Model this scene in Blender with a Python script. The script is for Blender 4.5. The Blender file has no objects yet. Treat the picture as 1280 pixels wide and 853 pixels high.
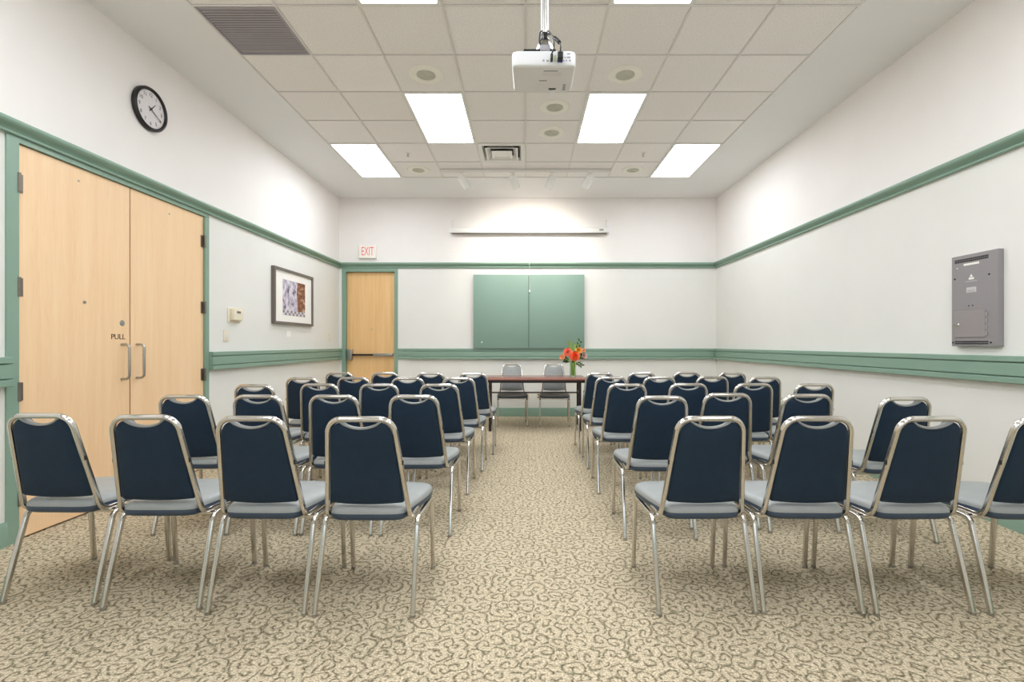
import bpy, bmesh, math, random
from mathutils import Vector, Matrix
PI = math.pi
rnd = random.Random(7)
scene = bpy.context.scene
col = scene.collection

# ------------------------------------------------------------------ camera
CAMZ = 1.23
F_PX = 606.0
cam_d = bpy.data.cameras.new('camera')
cam = bpy.data.objects.new('camera', cam_d)
col.objects.link(cam)
cam.location = (0, 0, CAMZ)
cam.rotation_euler = (PI / 2, 0, 0)
cam_d.sensor_width = 36.0
cam_d.lens = 36.0 * F_PX / 1280.0
cam_d.shift_x = -17.0 / 1280.0
cam_d.shift_y = 3.5 / 1280.0
cam_d.clip_start = 0.02
scene.camera = cam

# ------------------------------------------------------------------ world and exposure
world = bpy.data.worlds.new('world')
scene.world = world
world.use_nodes = True
world.node_tree.nodes['Background'].inputs[0].default_value = (0.80, 0.90, 1.0, 1)
world.node_tree.nodes['Background'].inputs[1].default_value = 1.8
vs = scene.view_settings
vs.view_transform = 'Standard'
vs.look = 'None'
vs.exposure = 0.50
vs.gamma = 1.0
vs.use_curve_mapping = False
LAMP = 10.0            # radiance of the ceiling troffers
SPOT_W = 25.0         # watts of each track spot
try:
    scene.cycles.use_denoising = True
    scene.cycles.max_bounces = 12
    scene.cycles.diffuse_bounces = 8
    scene.cycles.glossy_bounces = 5
    scene.cycles.sample_clamp_indirect = 6.0
except Exception:
    pass

# room dimensions (metres)
XL, XR, YB, YF, ZC = -3.16, 3.23, 8.22, -2.36, 3.70
T = 0.6096
GY1 = 7.196           # far end of the tile field
GX0 = -4 * T
NROW, NCOL = 14, 8

# ------------------------------------------------------------------ materials
def lin(c):
    out = []
    for v in c:
        v /= 255.0
        out.append(v / 12.92 if v <= 0.04045 else ((v + 0.055) / 1.055) ** 2.4)
    return (out[0], out[1], out[2], 1.0)

class Nodes:
    def __init__(self, name):
        self.m = bpy.data.materials.new(name)
        self.m.use_nodes = True
        self.nt = self.m.node_tree
        self.b = self.nt.nodes['Principled BSDF']
    def n(self, t, **kw):
        nd = self.nt.nodes.new(t)
        for k, v in kw.items():
            setattr(nd, k, v)
        return nd
    def l(self, a, b):
        self.nt.links.new(a, b)
    def val(self, sock, v):
        if hasattr(v, 'is_output') or hasattr(v, 'links'):
            self.l(v, sock)
        else:
            sock.default_value = v
    def math(self, op, a, b=None, c=None):
        nd = self.n('ShaderNodeMath', operation=op)
        self.val(nd.inputs[0], a)
        if b is not None: self.val(nd.inputs[1], b)
        if c is not None: self.val(nd.inputs[2], c)
        return nd.outputs[0]
    def mix(self, f, a, b, blend='MIX'):
        nd = self.n('ShaderNodeMix', data_type='RGBA', blend_type=blend)
        self.val(nd.inputs[0], f); self.val(nd.inputs[6], a); self.val(nd.inputs[7], b)
        return nd.outputs[2]
    def ramp(self, f, stops):
        nd = self.n('ShaderNodeValToRGB')
        e = nd.color_ramp.elements
        while len(e) < len(stops): e.new(0.5)
        for i, (p, c) in enumerate(stops):
            e[i].position = p; e[i].color = c
        self.l(f, nd.inputs[0])
        return nd.outputs[0]
    def coords(self, kind='Object', scale=(1, 1, 1), loc=(0, 0, 0)):
        tc = self.n('ShaderNodeTexCoord'); mp = self.n('ShaderNodeMapping')
        mp.inputs['Scale'].default_value = scale
        mp.inputs['Location'].default_value = loc
        self.l(tc.outputs[kind], mp.inputs[0])
        return mp.outputs[0]
    def noise(self, vec, scale, detail=3, rough=0.55, out='Fac'):
        nd = self.n('ShaderNodeTexNoise')
        nd.inputs['Scale'].default_value = scale
        nd.inputs['Detail'].default_value = detail
        nd.inputs['Roughness'].default_value = rough
        self.l(vec, nd.inputs['Vector'])
        return nd.outputs[out]
    def bump(self, h, strength=0.2, dist=0.01):
        nd = self.n('ShaderNodeBump')
        nd.inputs['Strength'].default_value = strength
        nd.inputs['Distance'].default_value = dist
        self.l(h, nd.inputs['Height'])
        self.l(nd.outputs[0], self.b.inputs['Normal'])

def plain(name, rgb, rough=0.5, metal=0.0, var=0.04, vscale=6.0, bump=0.0, bscale=80.0, coat=0.0, spec=None):
    """a painted / moulded surface with slight unevenness of tone"""
    N = Nodes(name)
    v = N.coords()
    c = lin(rgb)
    f = N.noise(v, vscale, 3)
    lo = tuple(max(0, x * (1 - var)) for x in c[:3]) + (1,)
    hi = tuple(min(1, x * (1 + var)) for x in c[:3]) + (1,)
    N.l(N.ramp(f, [(0.25, lo), (0.75, hi)]), N.b.inputs['Base Color'])
    N.b.inputs['Roughness'].default_value = rough
    N.b.inputs['Metallic'].default_value = metal
    if coat: N.b.inputs['Coat Weight'].default_value = coat
    if spec is not None: N.b.inputs['Specular IOR Level'].default_value = spec
    if bump: N.bump(N.noise(v, bscale, 2), bump, 0.002)
    return N.m

def emissive(name, rgb, strength):
    N = Nodes(name)
    c = lin(rgb)
    N.b.inputs['Base Color'].default_value = c
    N.b.inputs['Emission Color'].default_value = c
    N.b.inputs['Emission Strength'].default_value = strength
    N.b.inputs['Roughness'].default_value = 0.4
    return N.m

def wood(name, a, b, c, grain_axis, rough=0.35):
    N = Nodes(name)
    sc = [17, 17, 17]; sc[grain_axis] = 0.8
    v = N.coords(scale=tuple(sc))
    n1 = N.noise(v, 1.0, 5, 0.6)
    sc2 = [140, 140, 140]; sc2[grain_axis] = 6
    n2 = N.noise(N.coords(scale=tuple(sc2)), 1.0, 2)
    base = N.ramp(n1, [(0.25, lin(a)), (0.5, lin(b)), (0.78, lin(c))])
    fine = N.ramp(n2, [(0.35, (0.86, 0.84, 0.8, 1)), (0.6, (1, 1, 1, 1))])
    N.l(N.mix(0.28, base, fine, 'MULTIPLY'), N.b.inputs['Base Color'])
    N.b.inputs['Roughness'].default_value = rough
    return N.m

def wall_mat(name):
    """upper wall warm white paint, below the picture rail a cooler, faintly green white wall covering"""
    N = Nodes(name)
    v = N.coords()
    sep = N.n('ShaderNodeSeparateXYZ'); N.l(v, sep.inputs[0])
    up = N.math('GREATER_THAN', sep.outputs[2], 2.55)
    c = N.mix(up, lin((231, 229, 224)), lin((242, 237, 234)))  # upper wall colour lightened to stand in for light from the nearby troffers
    f = N.noise(v, 2.0, 3)
    N.l(N.mix(1.0, c, N.ramp(f, [(0.3, (0.97, 0.97, 0.97, 1)), (0.7, (1, 1, 1, 1))]), 'MULTIPLY'), N.b.inputs['Base Color'])
    N.b.inputs['Roughness'].default_value = 0.7
    N.bump(N.noise(v, 160, 2), 0.08, 0.002)
    return N.m

def carpet_mat():
    N = Nodes('carpet_scroll')
    v = N.coords()
    warp = N.noise(v, 9.0, 2, out='Color')
    add = N.n('ShaderNodeVectorMath', operation='MULTIPLY_ADD')
    N.l(warp, add.inputs[0]); add.inputs[1].default_value = (0.07, 0.07, 0); N.l(v, add.inputs[2])
    S = 15.5
    def scrolls(loc, arms):
        mp = N.n('ShaderNodeMapping'); mp.inputs['Scale'].default_value = (S, S, 0)
        mp.inputs['Location'].default_value = loc
        N.l(add.outputs[0], mp.inputs[0])
        vo = N.n('ShaderNodeTexVoronoi', voronoi_dimensions='2D', feature='F1')
        vo.inputs['Scale'].default_value = 1.0
        N.l(mp.outputs[0], vo.inputs['Vector'])
        sub = N.n('ShaderNodeVectorMath', operation='SUBTRACT')
        N.l(mp.outputs[0], sub.inputs[0]); N.l(vo.outputs['Position'], sub.inputs[1])
        sp = N.n('ShaderNodeSeparateXYZ'); N.l(sub.outputs[0], sp.inputs[0])
        ang = N.math('ARCTAN2', sp.outputs[1], sp.outputs[0])
        spc = N.n('ShaderNodeSeparateColor'); N.l(vo.outputs['Color'], spc.inputs[0])
        sgn = N.math('SIGN', N.math('SUBTRACT', spc.outputs[1], 0.5))
        t = N.math('ADD', N.math('MULTIPLY', vo.outputs['Distance'], 1.9),
                   N.math('ADD', N.math('MULTIPLY', N.math('MULTIPLY', ang, arms / (2 * PI)), sgn), spc.outputs[0]))
        fr = N.math('FRACT', t)
        tri = N.math('ABSOLUTE', N.math('SUBTRACT', fr, 0.5))       # 0 on the line
        return N.math('SMOOTH_MIN', tri, 0.5, 0.02)
    a = scrolls((0, 0, 0), 1.0)
    line = N.math('SUBTRACT', 1.0, N.math('MULTIPLY', a, 3.7))
    line = N.math('MAXIMUM', line, 0.0)
    sp1 = N.noise(v, 120.0, 4, 0.8)
    sp2 = N.noise(v, 70.0, 3, 0.7)
    line = N.math('MULTIPLY', line, N.math('ADD', -0.55, N.math('MULTIPLY', sp2, 2.9)))
    line = N.math('MINIMUM', line, 1.0)
    base = N.ramp(sp1, [(0.34, lin((138, 122, 98))), (0.48, lin((193, 177, 149))), (0.62, lin((236, 223, 198)))])
    dark = N.ramp(sp1, [(0.34, lin((66, 61, 45))), (0.62, lin((132, 121, 96)))])
    N.l(N.mix(line, base, dark), N.b.inputs['Base Color'])
    N.b.inputs['Roughness'].default_value = 0.95
    N.b.inputs['Specular IOR Level'].default_value = 0.1
    h = N.math('SUBTRACT', N.math('MULTIPLY', sp1, 0.8), N.math('MULTIPLY', line, 0.6))
    N.bump(h, 0.55, 0.006)
    return N.m

def tile_mat():
    N = Nodes('mineral_tile')
    v = N.coords()
    oi = N.n('ShaderNodeObjectInfo')
    n1 = N.noise(v, 95.0, 4, 0.75)
    base = N.ramp(n1, [(0.3, lin((224, 219, 217))), (0.5, lin((246, 242, 240))), (0.7, lin((252, 249, 247)))])
    tone = N.ramp(oi.outputs['Random'], [(0.0, (0.95, 0.95, 0.94, 1)), (1.0, (1, 1, 1, 1))])
    N.l(N.mix(1.0, base, tone, 'MULTIPLY'), N.b.inputs['Base Color'])
    N.b.inputs['Roughness'].default_value = 0.9
    N.bump(n1, 0.35, 0.003)
    return N.m

def print_mat():
    """the tinted street photograph in the frame, as a generic print: cool grey left, brown right, checks at the foot"""
    N = Nodes('art_print')
    g = N.coords('Generated')
    sp = N.n('ShaderNodeSeparateXYZ'); N.l(g, sp.inputs[0])
    u, w = sp.outputs[1], sp.outputs[2]
    nz = N.noise(N.coords('Generated', (1, 7, 4)), 1.0, 3, 0.6)
    left = N.ramp(nz, [(0.34, lin((74, 68, 80))), (0.44, lin((176, 166, 182))), (0.60, lin((222, 214, 226)))])
    nz2 = N.noise(N.coords('Generated', (1, 6, 9), (3, 1, 2)), 1.0, 2, 0.5)
    right = N.ramp(nz2, [(0.3, lin((96, 58, 40))), (0.55, lin((150, 98, 68))), (0.75, lin((226, 205, 180)))])
    edge = N.math('ADD', u, N.math('MULTIPLY', N.math('SUBTRACT', nz, 0.5), 0.25))
    c = N.mix(N.math('GREATER_THAN', edge, 0.64), left, right)
    ck = N.n('ShaderNodeTexChecker'); ck.inputs['Scale'].default_value = 1.0
    rot = N.coords('Generated', (1, 12, 14)); N.l(rot, ck.inputs[0])
    ck.inputs[1].default_value = lin((136, 128, 136)); ck.inputs[2].default_value = lin((214, 206, 212))
    c = N.mix(N.math('LESS_THAN', w, 0.14), c, ck.outputs[0])
    N.l(c, N.b.inputs['Base Color'])
    N.b.inputs['Roughness'].default_value = 0.6
    return N.m

M = {}
M['wall'] = wall_mat('wall_paint')
M['ceil'] = plain('ceiling_paint', (236, 235, 235), 0.75, var=0.01, vscale=2)
M['tile'] = tile_mat()
M['grid'] = plain('grid_metal', (226, 222, 219), 0.5)
M['carpet'] = carpet_mat()
M['green'] = plain('sage_paint', (133, 160, 143), 0.35, var=0.02, vscale=3)
M['green_board'] = plain('sage_laminate', (127, 154, 141), 0.4, var=0.015, vscale=3)
M['maple'] = wood('maple_veneer', (242, 202, 156), (246, 209, 166), (249, 216, 176), 2)
M['maple2'] = wood('maple_veneer_warm', (228, 180, 120), (237, 193, 136), (244, 204, 150), 2)
M['dark_gap'] = plain('dark_gap', (30, 24, 20), 0.8)
M['seam_brown'] = plain('seam_brown', (84, 54, 30), 0.7)
M['chrome'] = plain('chrome', (214, 210, 204), 0.14, 1.0, var=0.05, vscale=40)
M['steel'] = plain('brushed_steel', (178, 176, 172), 0.3, 1.0, var=0.06, vscale=50)
M['bronze'] = plain('hinge_metal', (134, 124, 114), 0.4, 0.9, var=0.08, vscale=50)
M['navy'] = plain('navy_vinyl', (28, 47, 66), 0.55, spec=0.25, var=0.08, vscale=25, bump=0.12, bscale=500)
M['seat'] = plain('slate_vinyl', (154, 157, 156), 0.42, var=0.05, vscale=20, bump=0.1, bscale=500)
M['piping'] = plain('grey_piping', (150, 152, 152), 0.35)
M['boxing'] = plain('navy_boxing', (54, 69, 88), 0.4, var=0.08, vscale=25)
M['rubber'] = plain('black_rubber', (28, 27, 27), 0.6)
M['white_plastic'] = plain('white_plastic', (236, 236, 238), 0.35, var=0.01)
M['ivory'] = plain('ivory_plastic', (232, 222, 200), 0.4, var=0.02)
M['white_metal'] = plain('white_enamel', (232, 230, 226), 0.35, var=0.01)
M['white_paper'] = plain('white_card', (244, 240, 234), 0.7, var=0.01)
M['lamp'] = emissive('troffer_diffuser', (243, 249, 255), LAMP)
M['bulb'] = emissive('spot_bulb', (255, 246, 228), 12.0)
M['grille_dark'] = plain('grille_grey', (166, 162, 168), 0.5, 0.3, var=0.05)
M['grille_back'] = plain('grille_cavity', (38, 36, 38), 0.8)
M['grille_pale'] = plain('speaker_grille', (202, 201, 188), 0.6, var=0.06, vscale=60)
M['grille_rim'] = plain('speaker_rim', (242, 240, 230), 0.5, var=0.02)
M['black'] = plain('black_enamel', (26, 22, 22), 0.35)
M['black_plastic'] = plain('black_plastic', (20, 18, 20), 0.3)
M['clock_face'] = plain('clock_face', (226, 220, 222), 0.5, var=0.01)
M['clock_ink'] = plain('clock_ink', (70, 66, 70), 0.6)
M['frame_grey'] = plain('frame_grey', (108, 100, 94), 0.4)
M['print'] = print_mat()
M['panel_grey'] = plain('cabinet_grey', (146, 141, 143), 0.4, 0.1, var=0.02)
M['panel_grey2'] = plain('hatch_grey', (152, 144, 144), 0.4, 0.1, var=0.02)
M['table_top'] = wood('mahogany_laminate', (136, 84, 76), (160, 106, 96), (178, 122, 110), 0, 0.22)
M['table_dark'] = plain('table_frame_black', (36, 24, 24), 0.4)
M['red_ink'] = plain('sign_red', (236, 124, 120), 0.5)
M['sign_white'] = plain('sign_white', (246, 238, 230), 0.4, var=0.01)
M['blue_plug'] = plain('blue_plug', (40, 52, 110), 0.4)
M['leaf'] = plain('leaf_green', (62, 98, 42), 0.5, var=0.25, vscale=30)
M['leaf_light'] = plain('leaf_lime', (140, 160, 62), 0.5, var=0.2, vscale=30)
M['stem'] = plain('stem_green', (150, 190, 70), 0.5, var=0.2, vscale=30)
M['coral'] = plain('petal_coral', (245, 128, 100), 0.6, var=0.15, vscale=30)
M['orange'] = plain('petal_orange', (240, 92, 40), 0.6, var=0.18, vscale=30)
M['peach'] = plain('petal_peach', (248, 176, 132), 0.6, var=0.12, vscale=30)
M['amber'] = plain('petal_amber', (240, 168, 70), 0.6, var=0.15, vscale=30)
M['pale_pink'] = plain('petal_pale_pink', (232, 190, 186), 0.6, var=0.1, vscale=30)
M['berry'] = plain('berry_dark', (82, 28, 30), 0.5, var=0.2, vscale=40)

def glass_mat():
    N = Nodes('vase_glass')
    N.b.inputs['Base Color'].default_value = (0.92, 1.0, 0.9, 1)
    N.b.inputs['Transmission Weight'].default_value = 1.0
    N.b.inputs['Roughness'].default_value = 0.03
    N.b.inputs['IOR'].default_value = 1.3
    return N.m
M['glass'] = glass_mat()
def fill_pane_mat():  # glazing of the added fill windows
    N = Nodes('window_glass')
    tr = N.n('ShaderNodeBsdfTransparent'); gl = N.n('ShaderNodeBsdfGlossy'); mx = N.n('ShaderNodeMixShader')
    gl.inputs['Roughness'].default_value = 0.02
    mx.inputs[0].default_value = 0.06
    N.l(tr.outputs[0], mx.inputs[1]); N.l(gl.outputs[0], mx.inputs[2])
    N.l(mx.outputs[0], N.nt.nodes['Material Output'].inputs['Surface'])
    return N.m
M['window_glass'] = fill_pane_mat()

# ------------------------------------------------------------------ mesh helpers
ORG = {}

class MB:
    def __init__(self):
        self.v = []; self.f = []
    def add(self, vs_, fs_):
        o = len(self.v)
        self.v += [Vector(p) for p in vs_]
        self.f += [tuple(i + o for i in f) for f in fs_]
        return self
    def box(self, x0, x1, y0, y1, z0, z1, bev=0.0, seg=2):
        x0, x1 = min(x0, x1), max(x0, x1); y0, y1 = min(y0, y1), max(y0, y1); z0, z1 = min(z0, z1), max(z0, z1)
        vs_ = [(x, y, z) for x in (x0, x1) for y in (y0, y1) for z in (z0, z1)]
        fs_ = [(0, 1, 3, 2), (4, 6, 7, 5), (0, 4, 5, 1), (2, 3, 7, 6), (0, 2, 6, 4), (1, 5, 7, 3)]
        if not bev:
            return self.add(vs_, fs_)
        bm = bmesh.new()
        bv = [bm.verts.new(p) for p in vs_]
        for f in fs_: bm.faces.new([bv[i] for i in f])
        bmesh.ops.bevel(bm, geom=bm.edges[:], offset=bev, segments=seg, profile=0.5, affect='EDGES')
        bm.verts.index_update()
        self.add([v.co.copy() for v in bm.verts], [[v.index for v in f.verts] for f in bm.faces])
        bm.free()
        return self
    def tube(self, path, w, h=None, ref=(0, 0, 1), n=10, caps=True, rnd_=None):
        """sweep a round (h None) or rounded-rectangle section along a path; ref = direction of the section's h axis"""
        path = [Vector(p) for p in path]
        ref = Vector(ref)
        if h is None:
            sec = [(w * math.cos(2 * PI * i / n), w * math.sin(2 * PI * i / n)) for i in range(n)]
        else:
            r = rnd_ if rnd_ is not None else min(w, h) * 0.28
            sec = []
            for cx, cy, a0 in ((w / 2 - r, h / 2 - r, 0), (-w / 2 + r, h / 2 - r, 90), (-w / 2 + r, -h / 2 + r, 180), (w / 2 - r, -h / 2 + r, 270)):
                for k in range(3):
                    a = math.radians(a0 + 45 * k)
                    sec.append((cx + r * math.cos(a), cy + r * math.sin(a)))
        m = len(sec); vs_ = []
        for i, p in enumerate(path):
            t = (path[min(i + 1, len(path) - 1)] - path[max(i - 1, 0)]).normalized()
            b = t.cross(ref)
            if b.length < 1e-5: b = t.cross(Vector((0.3, 0.9, 0.1)))
            b.normalize(); c = b.cross(t).normalized()
            k = 1.0
            if 0 < i < len(path) - 1:
                d0 = (p - path[i - 1]).normalized(); d1 = (path[i + 1] - p).normalized()
                k = 1.0 / max(0.5, math.cos(d0.angle(d1) / 2))
            for (a, e) in sec:
                vs_.append(p + b * a * k + c * e)
        fs_ = []
        for i in range(len(path) - 1):
            for j in range(m):
                fs_.append((i * m + j, i * m + (j + 1) % m, (i + 1) * m + (j + 1) % m, (i + 1) * m + j))
        if caps:
            fs_.append(tuple(reversed(range(m))))
            fs_.append(tuple((len(path) - 1) * m + j for j in range(m)))
        return self.add(vs_, fs_)
    def lathe(self, prof, origin, axis=(0, 0, 1), n=24):
        """prof: (r, h) list; r == 0 closes"""
        axis = Vector(axis).normalized()
        a = axis.cross(Vector((0, 1, 0)) if abs(axis.y) < 0.9 else Vector((1, 0, 0))).normalized()
        b = axis.cross(a)
        o = Vector(origin); vs_ = []; rows = []
        for (r, h) in prof:
            if r < 1e-6:
                rows.append([len(vs_)] * n); vs_.append(o + axis * h)
            else:
                rows.append([len(vs_) + i for i in range(n)])
                vs_ += [o + axis * h + (a * math.cos(2 * PI * i / n) + b * math.sin(2 * PI * i / n)) * r for i in range(n)]
        fs_ = []
        for k in range(len(rows) - 1):
            for i in range(n):
                q = [rows[k][i], rows[k][(i + 1) % n], rows[k + 1][(i + 1) % n], rows[k + 1][i]]
                q2 = []
                for x in q:
                    if x not in q2: q2.append(x)
                if len(q2) >= 3: fs_.append(tuple(q2))
        return self.add(vs_, fs_)
    def prism(self, poly, p0, p1, to3):
        """extrude closed polygon poly [(a,b)] between parameters p0..p1; to3(a,b,t)->xyz"""
        m = len(poly)
        vs_ = [to3(a, b, p0) for a, b in poly] + [to3(a, b, p1) for a, b in poly]
        fs_ = [(j, (j + 1) % m, m + (j + 1) % m, m + j) for j in range(m)]
        fs_ += [tuple(reversed(range(m))), tuple(range(m, 2 * m))]
        return self.add(vs_, fs_)
    def cushion(self, outline, centre, layers, to3):
        """outline: 2-D closed loop; layers: (scale, w) from back centre to front centre"""
        m = len(outline); vs_ = []; rows = []
        for (s, w) in layers:
            if s == 0:
                rows.append([len(vs_)] * m); vs_.append(to3(centre[0], centre[1], w))
            else:
                rows.append([len(vs_) + i for i in range(m)])
                vs_ += [to3(centre[0] + (a - centre[0]) * s, centre[1] + (b - centre[1]) * s, w) for a, b in outline]
        fs_ = []
        for k in range(len(rows) - 1):
            for i in range(m):
                q2 = []
                for x in (rows[k][i], rows[k][(i + 1) % m], rows[k + 1][(i + 1) % m], rows[k + 1][i]):
                    if x not in q2: q2.append(x)
                if len(q2) >= 3: fs_.append(tuple(q2))
        return self.add(vs_, fs_)
    def build(self, name, mat, parent=None, smooth=35, org=None):
        if parent is not None:
            org = ORG[parent.name]
        elif org is None:
            xs = [p.x for p in self.v]; ys = [p.y for p in self.v]; zs = [p.z for p in self.v]
            org = Vector(((min(xs) + max(xs)) / 2, (min(ys) + max(ys)) / 2, min(zs)))
        org = Vector(org)
        me = bpy.data.meshes.new(name)
        me.from_pydata([p - org for p in self.v], [], self.f)
        bm = bmesh.new(); bm.from_mesh(me)
        bmesh.ops.recalc_face_normals(bm, faces=bm.faces[:])
        bm.to_mesh(me); bm.free()
        me.materials.append(M[mat] if isinstance(mat, str) else mat)
        if smooth:
            me.polygons.foreach_set('use_smooth', [True] * len(me.polygons))
            me.set_sharp_from_angle(angle=math.radians(smooth))
        o = bpy.data.objects.new(name, me)
        col.objects.link(o)
        if parent is not None: o.parent = parent
        else: o.location = org
        ORG[o.name] = org
        return o

def tag(o, label=None, cat=None, group=None, kind=None):
    if label: o['label'] = label
    if cat: o['category'] = cat
    if group: o['group'] = group
    if kind: o['kind'] = kind
    return o

def thing(name, loc, label, cat, group=None):
    o = bpy.data.objects.new(name, None)
    o.empty_display_size = 0.1
    col.objects.link(o)
    o.location = loc
    ORG[o.name] = Vector(loc)
    return tag(o, label, cat, group)

def struct(o):
    o['kind'] = 'structure'
    return o

def copy_tree(o, parent=None):
    c = o.copy(); col.objects.link(c); c.parent = parent
    ORG[c.name] = ORG[o.name]
    for ch in list(o.children): copy_tree(ch, c)
    return c

def fillet(pts, rad, n=6):
    pts = [Vector(p) for p in pts]
    if not isinstance(rad, (list, tuple)): rad = [rad] * len(pts)
    out = [pts[0]]
    for i in range(1, len(pts) - 1):
        p, a, b = pts[i], pts[i - 1], pts[i + 1]
        r = rad[i]
        u = (a - p).normalized(); w = (b - p).normalized()
        ang = u.angle(w)
        if r <= 0 or ang > PI - 0.01:
            out.append(p); continue
        d = min(r / math.tan(ang / 2), (a - p).length * 0.49, (b - p).length * 0.49)
        r2 = d * math.tan(ang / 2)
        c = p + (u + w).normalized() * (r2 / math.sin(ang / 2))
        s = p + u * d - c; e = p + w * d - c
        th = s.angle(e)
        for k in range(n + 1):
            t = k / n
            out.append(c + (s * math.sin((1 - t) * th) + e * math.sin(t * th)) / math.sin(th))
    out.append(pts[-1])
    return out

# wall frames: u along the wall (world coordinate), d out of the wall, z up
def W(side, u, d, z):
    if side == 'left': return Vector((XL + d, u, z))
    if side == 'right': return Vector((XR - d, u, z))
    if side == 'back': return Vector((u, YB - d, z))
    return Vector((u, YF + d, z))

def wbox(mb, side, u0, u1, d0, d1, z0, z1, bev=0.0, seg=2):
    a = W(side, u0, d0, z0); b = W(side, u1, d1, z1)
    return mb.box(a.x, b.x, a.y, b.y, a.z, b.z, bev, seg)

def text(name, body, size, place, mat, parent, align='CENTER', depth=0.0008, xscale=1.0):
    """place: function (x, y, d) -> world"""
    cu = bpy.data.curves.new(name, 'FONT')
    cu.body = body; cu.size = size; cu.align_x = align; cu.align_y = 'CENTER'
    cu.extrude = depth; cu.resolution_u = 3
    tmp = bpy.data.objects.new('tmp_text', cu)
    col.objects.link(tmp)
    bpy.context.view_layer.update()
    me = tmp.to_mesh()
    mb = MB()
    mb.add([place(v.co.x * xscale, v.co.y, v.co.z + depth) for v in me.vertices], [tuple(p.vertices) for p in me.polygons])
    tmp.to_mesh_clear()
    bpy.data.objects.remove(tmp)
    bpy.data.curves.remove(cu)
    return mb.build(name, mat, parent, smooth=0)

# ------------------------------------------------------------------ the room
struct(MB().box(XL - 0.15, XR + 0.15, YF - 0.15, YB + 0.15, -0.1, 0).build('floor', 'carpet', org=(0, 0, 0), smooth=0))

WT = 0.15
# double doors in the left wall, exit door in the back wall
DY0, DY1, DYM, DZ = 3.016, 4.763, 3.884, 2.478
EX0, EX1, EZ = -3.045, -2.225, 2.450
JL0, JL1 = DY0 - 0.075, DY1 + 0.06
JE0, JE1 = EX0 - 0.065, EX1 + 0.06

mb = MB()
mb.box(XL - WT, XL, YF - WT, JL0, 0, ZC + 0.1)
mb.box(XL - WT, XL, JL1, YB + WT, 0, ZC + 0.1)
mb.box(XL - WT, XL, JL0, JL1, 2.515, ZC + 0.1)
struct(mb.build('wall_left', 'wall', org=(0, 0, 0), smooth=0))
struct(MB().box(XR, XR + WT, YF - WT, YB + WT, 0, ZC + 0.1).build('wall_right', 'wall', org=(0, 0, 0), smooth=0))
mb = MB()
mb.box(XL, JE0, YB, YB + WT, 0, ZC + 0.1)
mb.box(JE1, XR, YB, YB + WT, 0, ZC + 0.1)
mb.box(JE0, JE1, YB, YB + WT, 2.515, ZC + 0.1)
struct(mb.build('wall_back', 'wall', org=(0, 0, 0), smooth=0))
# unseen wall behind the camera; three windows are added here for fill daylight
WZ0, WZ1 = 0.90, 2.40
FILL_WINS = [(-2.75, -0.95), (-0.865, 0.935), (1.02, 2.82)]
mb = MB()
mb.box(XL, XR, YF - WT, YF, 0, WZ0); mb.box(XL, XR, YF - WT, YF, WZ1, ZC + 0.1)
for a, b in ((XL, FILL_WINS[0][0]), (FILL_WINS[0][1], FILL_WINS[1][0]), (FILL_WINS[1][1], FILL_WINS[2][0]), (FILL_WINS[2][1], XR)):
    mb.box(a, b, YF - WT, YF, WZ0, WZ1)
struct(mb.build('wall_front', 'wall', org=(0, 0, 0), smooth=0))
for i, (a, b) in enumerate(FILL_WINS):
    wn = thing('window_%d' % (i + 1), ((a + b) / 2, YF, WZ0), None, None)
    struct(wn)
    mb = MB()
    mb.box(a, a + 0.05, YF - 0.10, YF + 0.012, WZ0, WZ1); mb.box(b - 0.05, b, YF - 0.10, YF + 0.012, WZ0, WZ1)
    mb.box(a + 0.05, b - 0.05, YF - 0.10, YF + 0.012, WZ0, WZ0 + 0.05); mb.box(a + 0.05, b - 0.05, YF - 0.10, YF + 0.012, WZ1 - 0.05, WZ1)
    mb.box((a + b) / 2 - 0.02, (a + b) / 2 + 0.02, YF - 0.08, YF - 0.03, WZ0 + 0.05, WZ1 - 0.05)
    mb.build('window_frame', 'green', wn, smooth=0)
    for (p, q) in ((a + 0.05, (a + b) / 2 - 0.02), ((a + b) / 2 + 0.02, b - 0.05)):
        MB().box(p, q, YF - 0.058, YF - 0.052, WZ0 + 0.05, WZ1 - 0.05).build('pane', 'window_glass', wn, smooth=0)

# ceiling: plaster border, plenum slab, lay-in tiles and grid bars
GX1 = GX0 + NCOL * T
GY0 = GY1 - NROW * T
mb = MB()
mb.box(XL, GX0, YF, YB, ZC, ZC + 0.1); mb.box(GX1, XR, YF, YB, ZC, ZC + 0.1)
mb.box(GX0, GX1, GY1, YB, ZC, ZC + 0.1); mb.box(GX0, GX1, YF, GY0, ZC, ZC + 0.1)
mb.box(GX0, GX1, GY0, GY1, ZC + 0.09, ZC + 0.1)
ceiling = struct(mb.build('ceiling', 'ceil', org=(0, 0, 0), smooth=0))

used = {}
def cell_of(r, c): return (GX0 + c * T, GX0 + (c + 1) * T, GY1 - (r + 1) * T, GY1 - r * T)
lights = []     # (row, column) of the near... far row of each 2x4 troffer
for r in (2, 6, 10): lights += [(r, 2), (r, 5)]
for r in (0, 8): lights += [(r, 0), (r, 7)]
for (r, c) in lights: used[(r, c)] = used[(r + 1, c)] = 'light'
used[(5, 0)] = 'grille'
used[(1, 3)] = 'diffuser'
tile_me = None
for r in range(NROW):
    for c in range(NCOL):
        if (r, c) in used: continue
        x0, x1, y0, y1 = cell_of(r, c)
        if tile_me is None:
            h = T / 2 - 0.006
            o = MB().box(-h, h, -h, h, 0, 0.016, 0.003, 1).build('ceiling_tile', 'tile', org=(0, 0, 0), smooth=0)
            tile_me = o.data
        else:
            o = bpy.data.objects.new('ceiling_tile', tile_me); col.objects.link(o)
        o.parent = ceiling
        o.location = ((x0 + x1) / 2, (y0 + y1) / 2, ZC + 0.004)
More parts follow.
